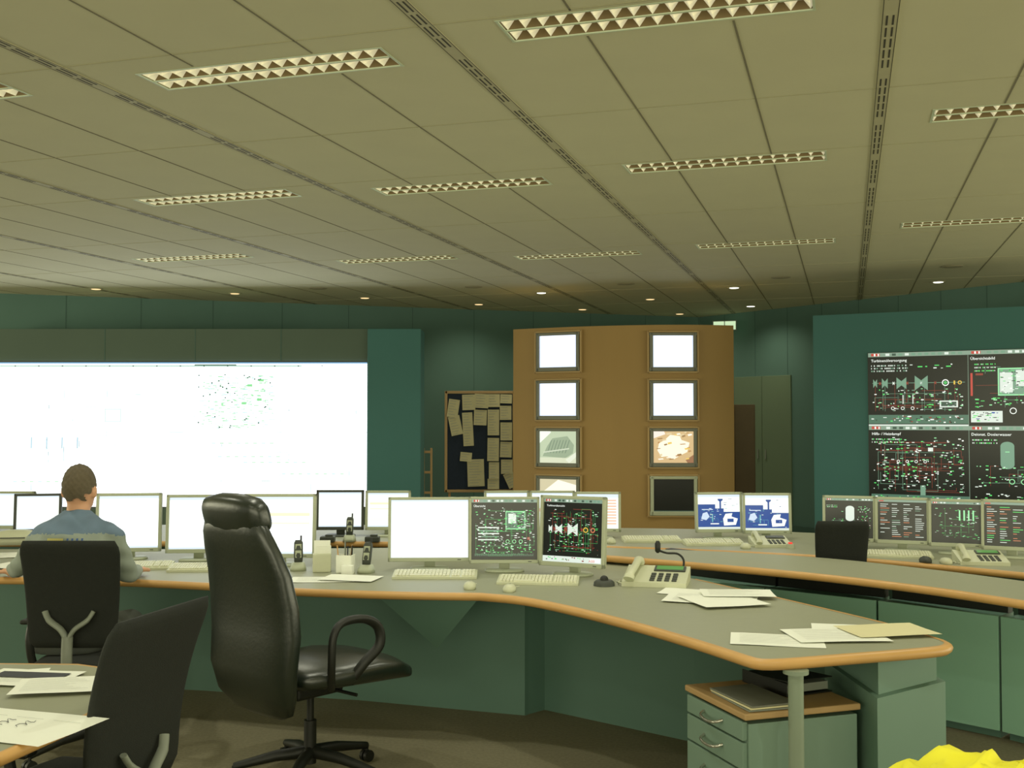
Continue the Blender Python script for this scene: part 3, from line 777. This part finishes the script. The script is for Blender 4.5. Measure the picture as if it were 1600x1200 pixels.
# ---------------------------------------------------------------- keyboards, mice, phones
def keyboard(px,py,yaw,w=.45,d=.16,z=Z1,m=M_cream,label='cream computer keyboard lying on the desk top'):
    x,y=G(px,py,z); e=thing('keyboard',label,'keyboard',(x,y,z+.0005),R(yaw),'keyboards on the desks')
    b=B(); b.add([(-w/2,-d/2,0),(w/2,-d/2,0),(w/2,d/2,0),(-w/2,d/2,0),(-w/2,-d/2,.012),(w/2,-d/2,.012),(w/2,d/2,.03),(-w/2,d/2,.03)],[[0,3,2,1],[4,5,6,7],[0,1,5,4],[1,2,6,5],[2,3,7,6],[3,0,4,7]]); part('body',b,m,e)
    b=B(); t=math.atan2(.018,d)
    for rr in range(5):
        yy=-d/2+.025+rr*.026; zz=.012+.018*(yy+d/2)/d
        for (xa,xb,nn) in ((-w/2+.012,w*.18,15),(w*.2,w*.3,3),(w*.32,w/2-.01,4)):
            st=(xb-xa)/nn
            for k in range(nn):
                if rr==0 and nn==15 and 4<=k<=9:
                    if k==4: b.box((xa+st*7,yy,zz+.004),(st*5.8,.02,.008),rot=(t,0,0))
                    continue
                b.box((xa+st*(k+.5),yy,zz+.004),(st*.8,.02,.008),rot=(t,0,0))
    part('keys',b,M_key,e)
def mouse(px,py,yaw=0,z=Z1,m=M_cream):
    x,y=G(px,py,z); e=thing('computer_mouse','pale computer mouse on the desk top' if m is M_cream else 'dark computer mouse on the desk top','mouse',(x,y,z+.0005),R(yaw),'mice on the desks')
    b=B(); b.loft([(0,0,0,.03,.055),(0,0,.015,.032,.057),(0,-.005,.028,.026,.045),(0,-.01,.036,.014,.028)],20,2.3); part('shell',b,m,e)
    b=B(); b.cyl((-.004,.03,.027),(.004,.03,.027),.008,n=12); part('wheel',b,M_dgrey,e)
    b=B(); b.tube(spline([(0,.05,.01),(.01,.1,.004),(.03,.14,.004)],5),.002,6); part('cable',b,m,e)
keyboard(680,902,0); keyboard(841,911,-6,.42); keyboard(224,888,8,.32); keyboard(309,891,4,.31); keyboard(1018,846,2,.4); keyboard(1115,851,2,.4); keyboard(1403,870,-14,.4)
mouse(734,920); mouse(796,924,-8); mouse(352,905); mouse(1165,857); mouse(1478,881); mouse(1446,879,m=M_dgrey); mouse(955,849)
def desk_phone(px,py,yaw,sc_=1.0,z=Z1,lcd=True,zs=.8):
    x,y=G(px,py,z); e=thing('desk_phone','cream desk telephone with handset, keypad and small display','telephone',(x,y,z+.0005),R(yaw),'desk telephones'); e.scale=(sc_,sc_,sc_*zs)
    b=B(); b.add([(-.13,-.11,0),(.13,-.11,0),(.13,.11,0),(-.13,.11,0),(-.13,-.11,.025),(.13,-.11,.025),(.13,.11,.075),(-.13,.11,.075)],[[0,3,2,1],[4,5,6,7],[0,1,5,4],[1,2,6,5],[2,3,7,6],[3,0,4,7]]); part('body',b,M_cream,e)
    t=math.atan2(.05,.22)
    b=B()
    for i in range(4):
        for j in range(4): b.box((-.01+.03*j,-.085+.026*i,.0335+.0059*i),(.02,.016,.008),.002,rot=(t,0,0))
    part('keypad',b,M_dgrey,e)
    b=B(); b.box((.05,.06,.067),(.13,.06,.012),.003,rot=(t,0,0)); part('display_bezel',b,M_dgrey,e)
    b=B(); b.box((.05,.06,.0742),(.11,.045,.002),rot=(t,0,0)); part('display',b,M_green_lcd if lcd else M_dgrey,e)
    b=B(); b.tube(spline([(-.10,-.12,.04),(-.095,-.09,.065),(-.09,0,.085),(-.085,.08,.105),(-.085,.12,.085)],5),[.022]*4+[.016]*12+[.022]*5,12); part('handset',b,M_cream,e)
    b=B(); pts=[(-.13-.025*math.sin(k*.35)+.006*math.cos(k*2.2),-.1+.012*k*.9,.012+.006*math.sin(k*2.2)) for k in range(18)]; b.tube(pts,.003,6); part('cord',b,M_cream,e)
    return e
desk_phone(1026,912,-14,1.25); desk_phone(1203,853,0,.95,lcd=False); desk_phone(1532,880,-10,1.05)
def cordless(px,py,yaw=0,z=Z1):
    x,y=G(px,py,z); e=thing('cordless_phone','dark cordless telephone standing in its charging cradle','telephone',(x,y,z+.0005),R(yaw),'cordless telephones')
    b=B(); b.loft([(0,0,0,.045,.05),(0,0,.02,.043,.048),(0,.01,.045,.034,.025)],20,3); part('cradle',b,M_silver,e)
    b=B(); b.loft([(0,0,.03,.022,.013),(0,.01,.08,.026,.015),(0,.03,.15,.025,.014),(0,.035,.165,.018,.01)],18,3); part('handset',b,M_dgrey,e)
    b=B(); b.box((0,0.012,.13),(.034,.003,.03),.0,rot=(R(-14),0,0)); b.box((0,0,.09),(.034,.003,.04),rot=(R(-14),0,0)); part('display',b,M_silver,e)
    b=B(); b.cyl((.014,.036,.16),(.014,.042,.19),.005,n=8); part('antenna',b,M_black,e)
cordless(466,891,10); cordless(572,895,-15); cordless(546,846)
for px,py in ((512,847),(582,847)):
    x,y=G(px,py,Z1); b=B(); b.box((0,0,.02),(.1,.08,.04),.008); b.box((.01,0,.045),(.05,.04,.014),.004)
    solo('intercom_box',b,M_dgrey,'small dark grey intercom box on the rear desk','intercom',(x,y,Z1+.0005))
x,y=G(503,893,Z1); e=thing('document_holder','white upright box holding leaflets','document holder',(x,y,Z1+.0005),R(8))
b=B(); b.box((0,0,.05),(.1,.08,.1),.004); part('box',b,M_cream,e)
b=B(); b.box((0,.02,.12),(.09,.03,.1),.001,rot=(R(-8),0,0)); b.box((.01,.0,.1),(.08,.005,.09),rot=(R(6),0,0)); part('leaflets',b,M_paper,e)
x,y=G(540,895,Z1); e=thing('pen_holder','white square pen holder full of pens','pen holder',(x,y,Z1+.0005),R(-10))
b=B()
for q in (-1,1): b.box((q*.042,0,.05),(.004,.07,.1)); b.box((0,q*.033,.05),(.084,.004,.1))
b.box((0,0,.003),(.084,.07,.006)); b.box((.03,-.055,.025),(.06,.04,.05),.003); part('cup',b,M_paper,e)
r=random.Random(2)
for k in range(7):
    b=B(); a,c=r.uniform(-.03,.03),r.uniform(-.02,.02); b.cyl((a,c,.008),(a*1.4+r.uniform(-.01,.01),c*1.5,.16+r.uniform(-.02,.02)),.0035,n=8); part('pen',b,[M_black,M_edge,M_navy,M_grey][k%4],e)
x,y=G(944,915,Z1); e=thing('trackball','round dark trackball control on the desk top','trackball',(x,y,Z1+.0005))
b=B(); b.tube([(0,0,0),(0,0,.018),(0,0,.028)],[.055,.053,.04],24); part('base',b,M_dgrey,e)
b=B(); b.sph((0,0,.03),.022); part('ball',b,M_black,e)
x,y=G(1066,903,Z1); e=thing('gooseneck_microphone','black gooseneck microphone standing beside the telephone','microphone',(x,y,Z1+.0005))
b=B(); b.box((0,0,.012),(.07,.09,.024),.006); part('base',b,M_black,e)
b=B(); b.tube(spline([(0,0,.02),(.01,.01,.09),(-.02,.02,.125),(-.08,.02,.13),(-.125,.02,.145)],6),.006,8); part('gooseneck',b,M_black,e)
b=B(); b.loft([(-.128,.02,.13,.006,.006),(-.128,.02,.14,.015,.015),(-.128,.02,.18,.016,.016),(-.128,.02,.195,.008,.008)],14,2); part('microphone_head',b,M_black,e)
x,y=G(1235,857,Z1); e=thing('push_button_box','small silver box with glowing red button','button',(x,y,Z1+.0005))
b=B(); b.cyl((0,0,0),(0,0,.03),.03,.026,n=20); part('box',b,M_silver,e)
b=B(); b.cyl((0,0,.029),(0,0,.04),.014,n=16); part('button',b,em((230,50,40),1.2),e)

# papers
def sheet(px,py,z,w,h,yaw,lay=0,m=None,kind=0,label='white printed sheet of paper lying flat',g='papers on the operator desk'):
    x,y=G(px,py,z); b=B(); N=6; r=random.Random(int(px*7+py))
    ph=r.uniform(0,6)
    def zz(u,v): return .0012+.0018*(1+math.sin(u*5+ph))*abs(v-.5)*1.2
    vs=[];fs=[]
    for j in range(N+1):
        for i in range(N+1):
            u=i/N;v=j/N; vs.append((w*(u-.5),h*(v-.5),zz(u,v)))
    for j in range(N):
        for i in range(N): a=j*(N+1)+i; fs.append([a,a+1,a+N+2,a+N+1])
    b.add(vs,fs,0,True)
    def bar(u0,v0,u1,v1,mi=1): 
        q=.0048
        b.add([(w*(u0-.5),h*(v0-.5),q),(w*(u1-.5),h*(v0-.5),q),(w*(u1-.5),h*(v1-.5),q),(w*(u0-.5),h*(v1-.5),q)],[[0,1,2,3]],mi)
    if kind==1:
        for k in range(12): bar(.1,.88-.065*k,.1+r.uniform(.4,.8),.888-.065*k)
    if kind==2:
        bar(.1,.45,.9,.8,2); 
        for k in range(4): bar(.1,.38-.07*k,.9,.39-.07*k)
    if kind==3:
        for k in range(4):
            x0=w*(-.42+.16*k); b.tube([(x0+w*.035*math.sin(q*1.1+k),-h*.02+h*.018*q+h*.03*math.cos(q*1.3+k),.005) for q in range(12)],.0009,5,2)
        for k in range(3): bar(.08+.3*k,.75,.3+.3*k,.756,1)
    return solo('paper_sheet',b,[m or M_paper,M_ink,M_inkd],label,'paper',(x,y,z+.0005+.005*lay),R(yaw),g)
sheet(505,906,Z1,.34,.2,4,0,kind=1); sheet(548,905,Z1,.3,.21,-12,1)
sheet(1080,926,Z1,.3,.2,-22,0); sheet(1110,938,Z1,.42,.26,-18,1,kind=1,m=M_paper); sheet(1130,942,Z1,.32,.32,15,2); sheet(1152,932,Z1,.34,.22,-5,3,kind=1)
sheet(1214,1001,Z1,.35,.23,-12,0,kind=1); sheet(1305,995,Z1,.36,.26,4,1,kind=1); sheet(1385,989,Z1,.34,.24,10,2,m=M_paper2,label='pale yellow sheet of paper on the desk end')
sheet(1340,983,Z1,.36,.16,-14,0)
g='papers on the side table'
sheet(-5,1060,Z1,.3,.21,15,0,g=g); sheet(42,1062,Z1,.3,.21,-8,1,kind=2,g=g,label='sheet with a dark printed picture'); sheet(94,1076,Z1,.27,.21,12,2,kind=1,g=g); sheet(20,1135,Z1,.42,.28,-18,0,kind=3,g=g,m=M_paper,label='large hand-sketched drawing sheet with dark lines')
sheet(8,868,Z1,.22,.28,10,0,kind=1); sheet(15,885,Z1,.2,.26,-12,1)
e=thing('desktop_printer','small white desktop device with rounded top','printer',(*G(25,850,Z1),Z1+.0005),R(10))
b=B(); b.loft([(0,0,0,.13,.09),(0,0,.05,.13,.09),(0,.01,.085,.11,.06),(0,.01,.095,.06,.03)],24,4); part('body',b,M_cream,e)
b=B(); b.box((0,-.07,.05),(.16,.06,.006)); part('tray',b,M_dgrey,e)

# ---------------------------------------------------------------- drawer pedestal
HP=.54
d0=Vector(G(1075,1070,HP)); d1=Vector(G(1166,1115,HP))
t=(d1-d0); L=t.length; a=math.atan2(t.y,t.x)
M_ped=mat('pedestal_grey_green',(114,140,124),.6,var=.06,scale=3)
e=thing('drawer_pedestal','green-grey drawer pedestal with beech top and bow handles beneath the desk','drawer unit',(d0.x,d0.y,0),a)
b=B(); b.box((L/2,.24,HP/2-.005),(L,.46,HP-.07),.003); part('body',b,M_ped,e)
b=B(); b.box((L/2,.235,HP-.012),(L+.02,.49,.024),.005); part('top_panel',b,M_woodf,e)
zc=HP-.03
for k,hh in enumerate((.075,.105,.125,.16)):
    zc0=zc-hh
    dd=B(); dd.box((L/2,0,(zc+zc0)/2),(L-.02,.02,hh-.008),.003); do=part('drawer',dd,M_ped,e)
    b=B(); zz=(zc+zc0)/2; b.tube(spline([(L/2-.07,-.01,zz+.005),(L/2-.055,-.035,zz-.004),(L/2,-.042,zz-.01),(L/2+.055,-.035,zz-.004),(L/2+.07,-.01,zz+.005)],4),.006,8); hobj=part('handle',b,M_chrome,do)
    zc=zc0
for sx in (.04,L-.04):
    for yy in (.06,.4):
        b=B(); b.cyl((sx-.01,yy,.02),(sx+.01,yy,.02),.02,n=14); b.box((sx,yy,.035),(.02,.02,.02)); part('caster',b,M_black,e)
Mt=Matrix.Translation((d0.x,d0.y,0))@Matrix.Rotation(a,4,'Z')
def on_ped(x,y,z): v=Mt@Vector((x,y,z)); return (v.x,v.y,v.z)
b=B(); b.box((0,0,.003),(.28,.22,.004),.001); b.box((0,0,.05),(.28,.22,.004),.001,rot=(0,R(-4),0)); b.box((0,-.108,.027),(.28,.005,.05),.002); b.box((.0,.0,.026),(.25,.2,.03),mi=1)
solo('ring_binder',b,[M_black,M_grey],'black ring binder lying flat on the drawer pedestal','binder',on_ped(L*.34,.355,HP+.0005),a+R(6))
for k in range(3):
    b=B(); b.box((0,0,.004),(.19,.3,.006),.002); solo('folder',b,[M_grey,M_paper2,M_bez][k],['grey cardboard folder on the pedestal','pale yellow folder on the pedestal','dark grey folder on the pedestal'][k],'folder',on_ped(L*.66,.115,HP+.0005+.0075*k),a+R(88+2*k),'folders on the drawer pedestal')

# yellow crumpled jacket on the near table
M_pet=mat('yellow_cloth',(240,232,44),.75,var=.08,scale=12)
N1,N2=60,30; vs=[];fs=[]
W1,D1=.46,.26
def ridge(x): return 1-abs(math.sin(x))
for j in range(N2+1):
    for i in range(N1+1):
        u=i/N1*2-1; v=j/N2*2-1
        f=max(0,1-abs(u)**5)*max(0,1-abs(v)**3)
        hh=.124+.03*ridge(u*4.2+v*1.4+.5)+.018*ridge(u*8.5-v*3+1)+.012*ridge(v*6+u*5)
        ex=1+.08*math.sin(v*6)+.05*math.sin(u*9)
        vs.append((u*W1/2*ex+.014*math.sin(v*11),v*D1/2*ex+.014*math.sin(u*13),max(.002,hh*f**.42)))
for j in range(N2):
    for i in range(N1): a_=j*(N1+1)+i; fs.append([a_,a_+1,a_+N1+2,a_+N1+1])
b=B(); b.add(vs,fs,0,True)
solo('jacket',b,M_pet,'crumpled bright yellow jacket lying in a heap on the table','jacket',(XA(1378,2.25)+.23,2.25,Z1+.0005),R(-4))

# ---------------------------------------------------------------- chairs
def star_base(e,r0=.3,m=M_black):
    for k in range(5):
        a=2*math.pi*k/5+.3; c,s_=math.cos(a),math.sin(a)
        b=B(); b.tube([(.02*c,.02*s_,.12),(.15*c,.15*s_,.11),(r0*c,r0*s_,.075)],[.028,.024,.016],10); part('base_leg',b,m,e)
        b=B()
        for q in (-1,1): 
            ox,oy=-s_*.014*q,c*.014*q
            b.cyl((r0*c+ox*.4,r0*s_+oy*.4,.028),(r0*c+ox*1.6,r0*s_+oy*1.6,.028),.027,n=16)
        b.cyl((r0*c,r0*s_,.03),(r0*c,r0*s_,.08),.008,n=8); part('caster',b,M_black,e)
    b=B(); b.cyl((0,0,.07),(0,0,.26),.028,n=18); b.cyl((0,0,.24),(0,0,.4),.016,n=14); part('gas_column',b,m,e)
def task_chair(name_label,x,y,yaw,support=True,back_top=1.05,bw=.23,low=0,square=False,lean=.05):
    e=thing('office_chair',name_label,'chair',(x,y,0),R(yaw))
    star_base(e)
    b=B(); b.box((0,-.02,.405),(.16,.2,.05),.01); part('mechanism',b,M_black,e)
    b=B(); b.loft([(0,-.23,.455,.17,.012),(0,-.2,.452,.21,.028),(0,0,.45,.24,.03),(0,.18,.45,.235,.03),(0,.235,.44,.2,.02),(0,.25,.435,.17,.008)],28,4,axis='y'); part('seat',b,M_fabric,e)
    secs=[]
    h0=.56-low
    for i in range(17):
        v=i/16; z=h0+(back_top-h0)*v; yy=-.23-lean*v**1.5+.02*math.sin(v*math.pi)
        wd=bw*(.80+.2*math.sin(math.pi*(.1+.8*v))**.6) if not square else bw*(.86+.14*v)
        if i==0: wd*=.84
        if i==16: wd*=.9
        if i in(1,15): wd*=.975
        th=.018 if 0<i<16 else .008
        secs.append((0,yy,z,wd,th))
    b=B(); b.loft(secs,32,3.2); part('backrest',b,M_fabric,e)
    if support:
        d=-low*1.4
        b=B()
        for q in (-1,1): b.tube(spline([(q*.11,-.262,.73+d),(q*.085,-.272,.69+d),(q*.03,-.278,.65+d),(0,-.28,.6+d)],5),[.016]*5+[.018]*11,10,flat=.6)
        b.tube(spline([(0,-.28,.62+d),(0,-.285,.5),(0,-.25,.42),(0,-.1,.4)],6),.026,10,flat=.7)
        part('back_support',b,M_grey,e,'light grey Y-shaped back support')
    for q in (-1,1):
        b=B(); b.tube(spline([(q*.2,0,.42),(q*.27,-.0,.43),(q*.285,-.02,.55),(q*.28,0,.635)],5),.014,10,flat=1.4); b.box((q*.28,.04,.645),(.06,.24,.022),.01); part('armrest',b,M_black,e)
    return e
task_chair('black fabric office chair with grey Y support, occupied by the operator',-2.005,5.22,0,bw=.232,square=True)
task_chair('black office chair seen edge-on beside the side table',-1.38,3.43,76,bw=.28,back_top=1.02,low=.09,square=True,lean=.10)
task_chair('black office chair tucked behind the curved counter',XA(1301,6.7),6.7,-6,support=False,back_top=1.0,bw=.16,square=True)
# executive chair
e=thing('executive_chair','large black leather high-back chair with headrest and loop armrests','chair',(-.90,4.9,0),R(-41))
star_base(e,.33)
b=B(); b.box((0,-.02,.41),(.2,.26,.06),.015); b.tube([(.05,.05,.4),(.22,.08,.39)],.008,8); b.tube([(0,-.1,.41),(0,-.26,.42),(0,-.29,.5)],.025,10); part('mechanism',b,M_black,e)
b=B(); b.loft([(0,-.22,.49,.18,.02),(0,-.18,.49,.24,.05),(0,0,.485,.27,.058),(0,.18,.48,.275,.064),(0,.32,.465,.265,.058),(0,.40,.44,.235,.04),(0,.425,.42,.19,.012)],32,3.2,axis='y'); part('seat',b,M_leather,e)
secs=[(0,-.24,.33,.12,.015),(0,-.26,.36,.2,.04),(0,-.29,.43,.25,.06),(0,-.31,.55,.276,.07),(0,-.30,.7,.286,.07),(0,-.31,.82,.282,.07),(0,-.335,.95,.268,.066),(0,-.37,1.05,.246,.06),(0,-.395,1.12,.222,.055),(0,-.405,1.17,.196,.05),(0,-.41,1.21,.15,.035)]
b=B(); b.loft(secs,36,2.8); part('backrest',b,M_leather,e)
hm=Matrix.Translation((0,-.40,1.195))@Matrix.Rotation(R(16),4,'X')
b=B(); b.loft([(-.2,0,0,.02,.03),(-.19,0,0,.038,.058),(-.16,-.003,0,.05,.08),(-.08,-.008,.002,.056,.092),(0,-.01,.003,.058,.094),(.08,-.008,.002,.056,.092),(.16,-.003,0,.05,.08),(.19,0,0,.038,.058),(.2,0,0,.02,.03)],28,3,axis='x',mt=hm); part('headrest',b,M_leather,e)
for q in (-1,1):
    b=B(); b.tube(spline([(q*.24,-.08,.45),(q*.29,-.12,.56),(q*.3,-.12,.68),(q*.3,-.07,.735),(q*.3,.05,.735),(q*.3,.13,.69),(q*.3,.14,.61),(q*.28,.07,.54),(q*.24,.02,.46)],6),.017,12,flat=1.3); part('armrest',b,M_black,e)

# ---------------------------------------------------------------- operator (person)
def realise(b,name,mats,parent,voxel,smooth=3):
    me=b.mesh(name+'_src',mats); o=bpy.data.objects.new('tmp',me); col.objects.link(o)
    md=o.modifiers.new('r','REMESH'); md.mode='VOXEL'; md.voxel_size=voxel; md.use_smooth_shade=True
    ms=o.modifiers.new('s','SMOOTH'); ms.iterations=smooth; ms.factor=.5
    dg=bpy.context.evaluated_depsgraph_get(); dg.update()
    nm=bpy.data.meshes.new_from_object(o.evaluated_get(dg)); nm.name=name
    bpy.data.objects.remove(o)
    nm.materials.clear()
    for m in mats: nm.materials.append(m)
    for p in nm.polygons: p.use_smooth=True
    ob=bpy.data.objects.new(name,nm); col.objects.link(ob)
    if parent: ob.parent=parent
    return ob
def chain(b,pts,rs):
    for i in range(len(pts)-1): b.tube([pts[i],pts[i+1]],[rs[i],rs[i+1]],14)
    for p,r_ in zip(pts,rs): b.sph(p,r_,n=14)
M_skin=mat('skin',(206,152,118),.55,var=.06); M_hair=mat('brown_hair',(88,78,60),.85,var=.35,scale=60,bump=.6)
M_blue=mat('shirt_blue',(96,116,138),.85,var=.15,scale=20); M_sg=mat('shirt_grey',(140,150,140),.85,var=.12,scale=20); M_trou=mat('trousers',(70,74,68),.9)
O=(-2.145,5.33,0)
b=B()
b.loft([(0,0,.47,.14,.1),(0,0,.56,.16,.115),(0,.01,.7,.145,.105),(0,.03,.9,.155,.11),(0,.05,1.01,.15,.095),(0,.055,1.06,.10,.07),(0,.06,1.12,.06,.055)],24,2.3)
b.tube([(0,.06,1.06),(0,.075,1.2)],[.056,.055],18)
b.loft([(0,.10,1.15,.04,.05),(0,.095,1.17,.056,.071),(0,.09,1.21,.066,.085),(0,.085,1.26,.072,.092),(0,.08,1.31,.07,.09),(0,.075,1.34,.056,.072),(0,.075,1.36,.03,.04)],24,2.0)
b.sph((0,.181,1.235),(.012,.02,.022)); 
for q in (-1,1):
    b.sph((q*.076,.075,1.24),(.013,.02,.032)); b.sph((q*.03,.164,1.265),.013)
    chain(b,[(q*.1,0,.545),(q*.14,.42,.525),(q*.14,.42,.12)],[.085,.06,.042]); chain(b,[(q*.14,.4,.05),(q*.15,.56,.035)],[.042,.032])
b.sph((0,.17,1.195),(.024,.012,.008))
arms={-1:[(-.17,.05,1.015),(-.33,.17,.86),(-.5,.46,.795)],1:[(.17,.05,1.015),(.225,.14,.83),(.14,.5,.795)]}
for q,p in arms.items():
    chain(b,p,[.04,.036,.027])
    w=Vector(p[2]); d=(w-Vector(p[1])); d.z=0; d.normalize(); sd=Vector((-d.y,d.x,0))*-q
    chain(b,[w,w+d*.03-Vector((0,0,.004))],[.027,.03])
    for k,(off,ln) in enumerate(((-.03,.06),(-.011,.072),(.01,.078),(.03,.07))):
        s0=w+d*.02+sd*off*.7; s1=w+d*.09+sd*off-Vector((0,0,.004)); s2=s1+d*ln*.5+Vector((0,0,-.002)); s3=s1+d*ln-Vector((0,0,.018))
        chain(b,[s0,s1,s2,s3],[.014,.0115,.0095,.008])
    chain(b,[w+d*.02+sd*.02,w+d*.055+sd*.055-Vector((0,0,.006)),w+d*.09+sd*.06-Vector((0,0,.014))],[.014,.0115,.009])
body=realise(b,'person',[M_skin],None,.007,2)
body.location=O; body['category']='person'
body['label']='seated man in blue and grey work shirt working at the desk'
b=B()
b.loft([(0,0,.52,.165,.125),(0,0,.6,.175,.135),(0,.01,.72,.18,.135),(0,.03,.9,.198,.14),(0,.045,.99,.2,.132),(0,.05,1.04,.18,.118),(0,.055,1.085,.13,.096),(0,.06,1.125,.078,.08)],28,2.4)
for q,p in arms.items():
    chain(b,[(q*.04,.058,1.075),p[0]],[.072,.066])
    chain(b,[p[0],p[1],tuple(Vector(p[1]).lerp(Vector(p[2]),.82))],[.066,.05,.04])
b.tube([(0,.06,1.08),(0,.066,1.155)],[.08,.069],20)
sh=realise(b,'shirt',[M_sg,M_blue],body,.011,9)
for v in sh.data.vertices:
    c=v.co; k_=.0035*math.sin(c.z*75+c.x*22)+.003*math.sin(c.x*60-c.z*38+c.y*20)
    v.co=c+v.normal*k_
for p in sh.data.polygons:
    c=p.center
    if c.z>1.045-.25*max(0,abs(c.x)-.16): p.material_index=1 if abs(c.x)<.26 else 0
b=B()
b.loft([(0,0,.48,.17,.14),(0,0,.57,.178,.135),(0,.005,.62,.17,.125)],24,2.4)
for q in (-1,1): chain(b,[(q*.1,0,.548),(q*.14,.42,.53),(q*.14,.42,.14)],[.094,.074,.06])
realise(b,'trousers',[M_trou],body,.012,3)
for q in (-1,1):
    b=B(); b.loft([(q*.14,.34,.045,.03,.04),(q*.14,.38,.05,.046,.05),(q*.145,.48,.042,.05,.042),(q*.15,.6,.03,.045,.03),(q*.15,.63,.025,.025,.015)],18,2.5,axis='y'); part('shoe',b,M_black,body)
bm=bmesh.new(); bmesh.ops.create_uvsphere(bm,u_segments=64,v_segments=48,radius=1)
rh=random.Random(4)
for v in bm.verts:
    v.co=Vector((v.co.x*.0785,v.co.y*.102,v.co.z*.110))+Vector((0,.077,1.267))
    n_=.003*math.sin(v.co.x*230+v.co.y*60)*math.sin(v.co.z*190)+rh.uniform(0,.0022); v.co.z+=n_; v.co.y-=n_
dl=[]
for f in bm.faces:
    c=f.calc_center_median()
    if c.z<1.205+.01*math.sin(c.x*90) or (c.y>.13 and c.z<1.325) or (abs(c.x)>.052 and c.z<1.232) or (abs(c.x)>.05 and c.z<1.262 and c.y>.05): dl.append(f)
bmesh.ops.delete(bm,geom=dl,context='FACES')
me=bpy.data.meshes.new('hair'); bm.to_mesh(me); bm.free(); me.materials.append(M_hair)
for p in me.polygons: p.use_smooth=True
hr=link('hair',me,body)
b=B(); 
for x,wd,mi in ((-.085,.08,0),(.01,.09,1)):
    n=8
    for i in range(n):
        xa=x+wd*i/n; xb=x+wd*(i+1)/n
        def yb(x_): return -.099+x_*x_*1.1
        if i%2==1 and mi: continue
        b.add([(xa,yb(xa),1.012),(xb-.002,yb(xb),1.012),(xb-.002,yb(xb)+.006,1.028),(xa,yb(xa)+.006,1.028)],[[0,1,2,3]],mi)
part('back_print',b,[mat('print_yellow',(190,178,90),.7),mat('print_blue',(60,90,150),.7)],body,'yellow and blue print across the shirt back')

# ---------------------------------------------------------------- light
w=bpy.data.worlds.new('world'); sc.world=w; w.use_nodes=True
w.node_tree.nodes['Background'].inputs[0].default_value=(*lin((238,236,202)),1); w.node_tree.nodes['Background'].inputs[1].default_value=.6
def area(name,loc,rot,sx,sy,p,c):
    l=bpy.data.lights.new(name,'AREA'); l.shape='RECTANGLE'; l.size=sx; l.size_y=sy; l.energy=p; l.color=lin(c)
    o=bpy.data.objects.new(name,l); col.objects.link(o); o.location=loc; o.rotation_euler=rot; return o
area('fill_area',(-1,-3.5,1.5),(R(97),0,0),10,2.4,280,(250,246,206))  # added fill light behind the camera, brightens ceiling and fronts
area('fill_area',(-11.2,7.2,1.4),(R(102),0,R(-80)),9.5,2.2,300,(250,246,206))  # added fill from the left, out of view, lifts the far ceiling
area('fill_area',(8.8,4.6,1.4),(R(102),0,R(80)),9,2.2,270,(250,246,206))  # matching fill added on the right, also out of view
def spot(x,y,e_,a_,c):
    l=bpy.data.lights.new('lamp_light','SPOT'); l.energy=e_; l.spot_size=R(a_); l.spot_blend=1.0; l.shadow_soft_size=.05; l.color=lin(c)
    o=bpy.data.objects.new('lamp_light',l); col.objects.link(o); o.location=(x,y,HC-.03)
for c,s_ in lights:
    x,y=cs(c,s_); spot(x,y,62,145,(250,249,222))
for x,y in lit: spot(x,y,34,150,(248,244,210))
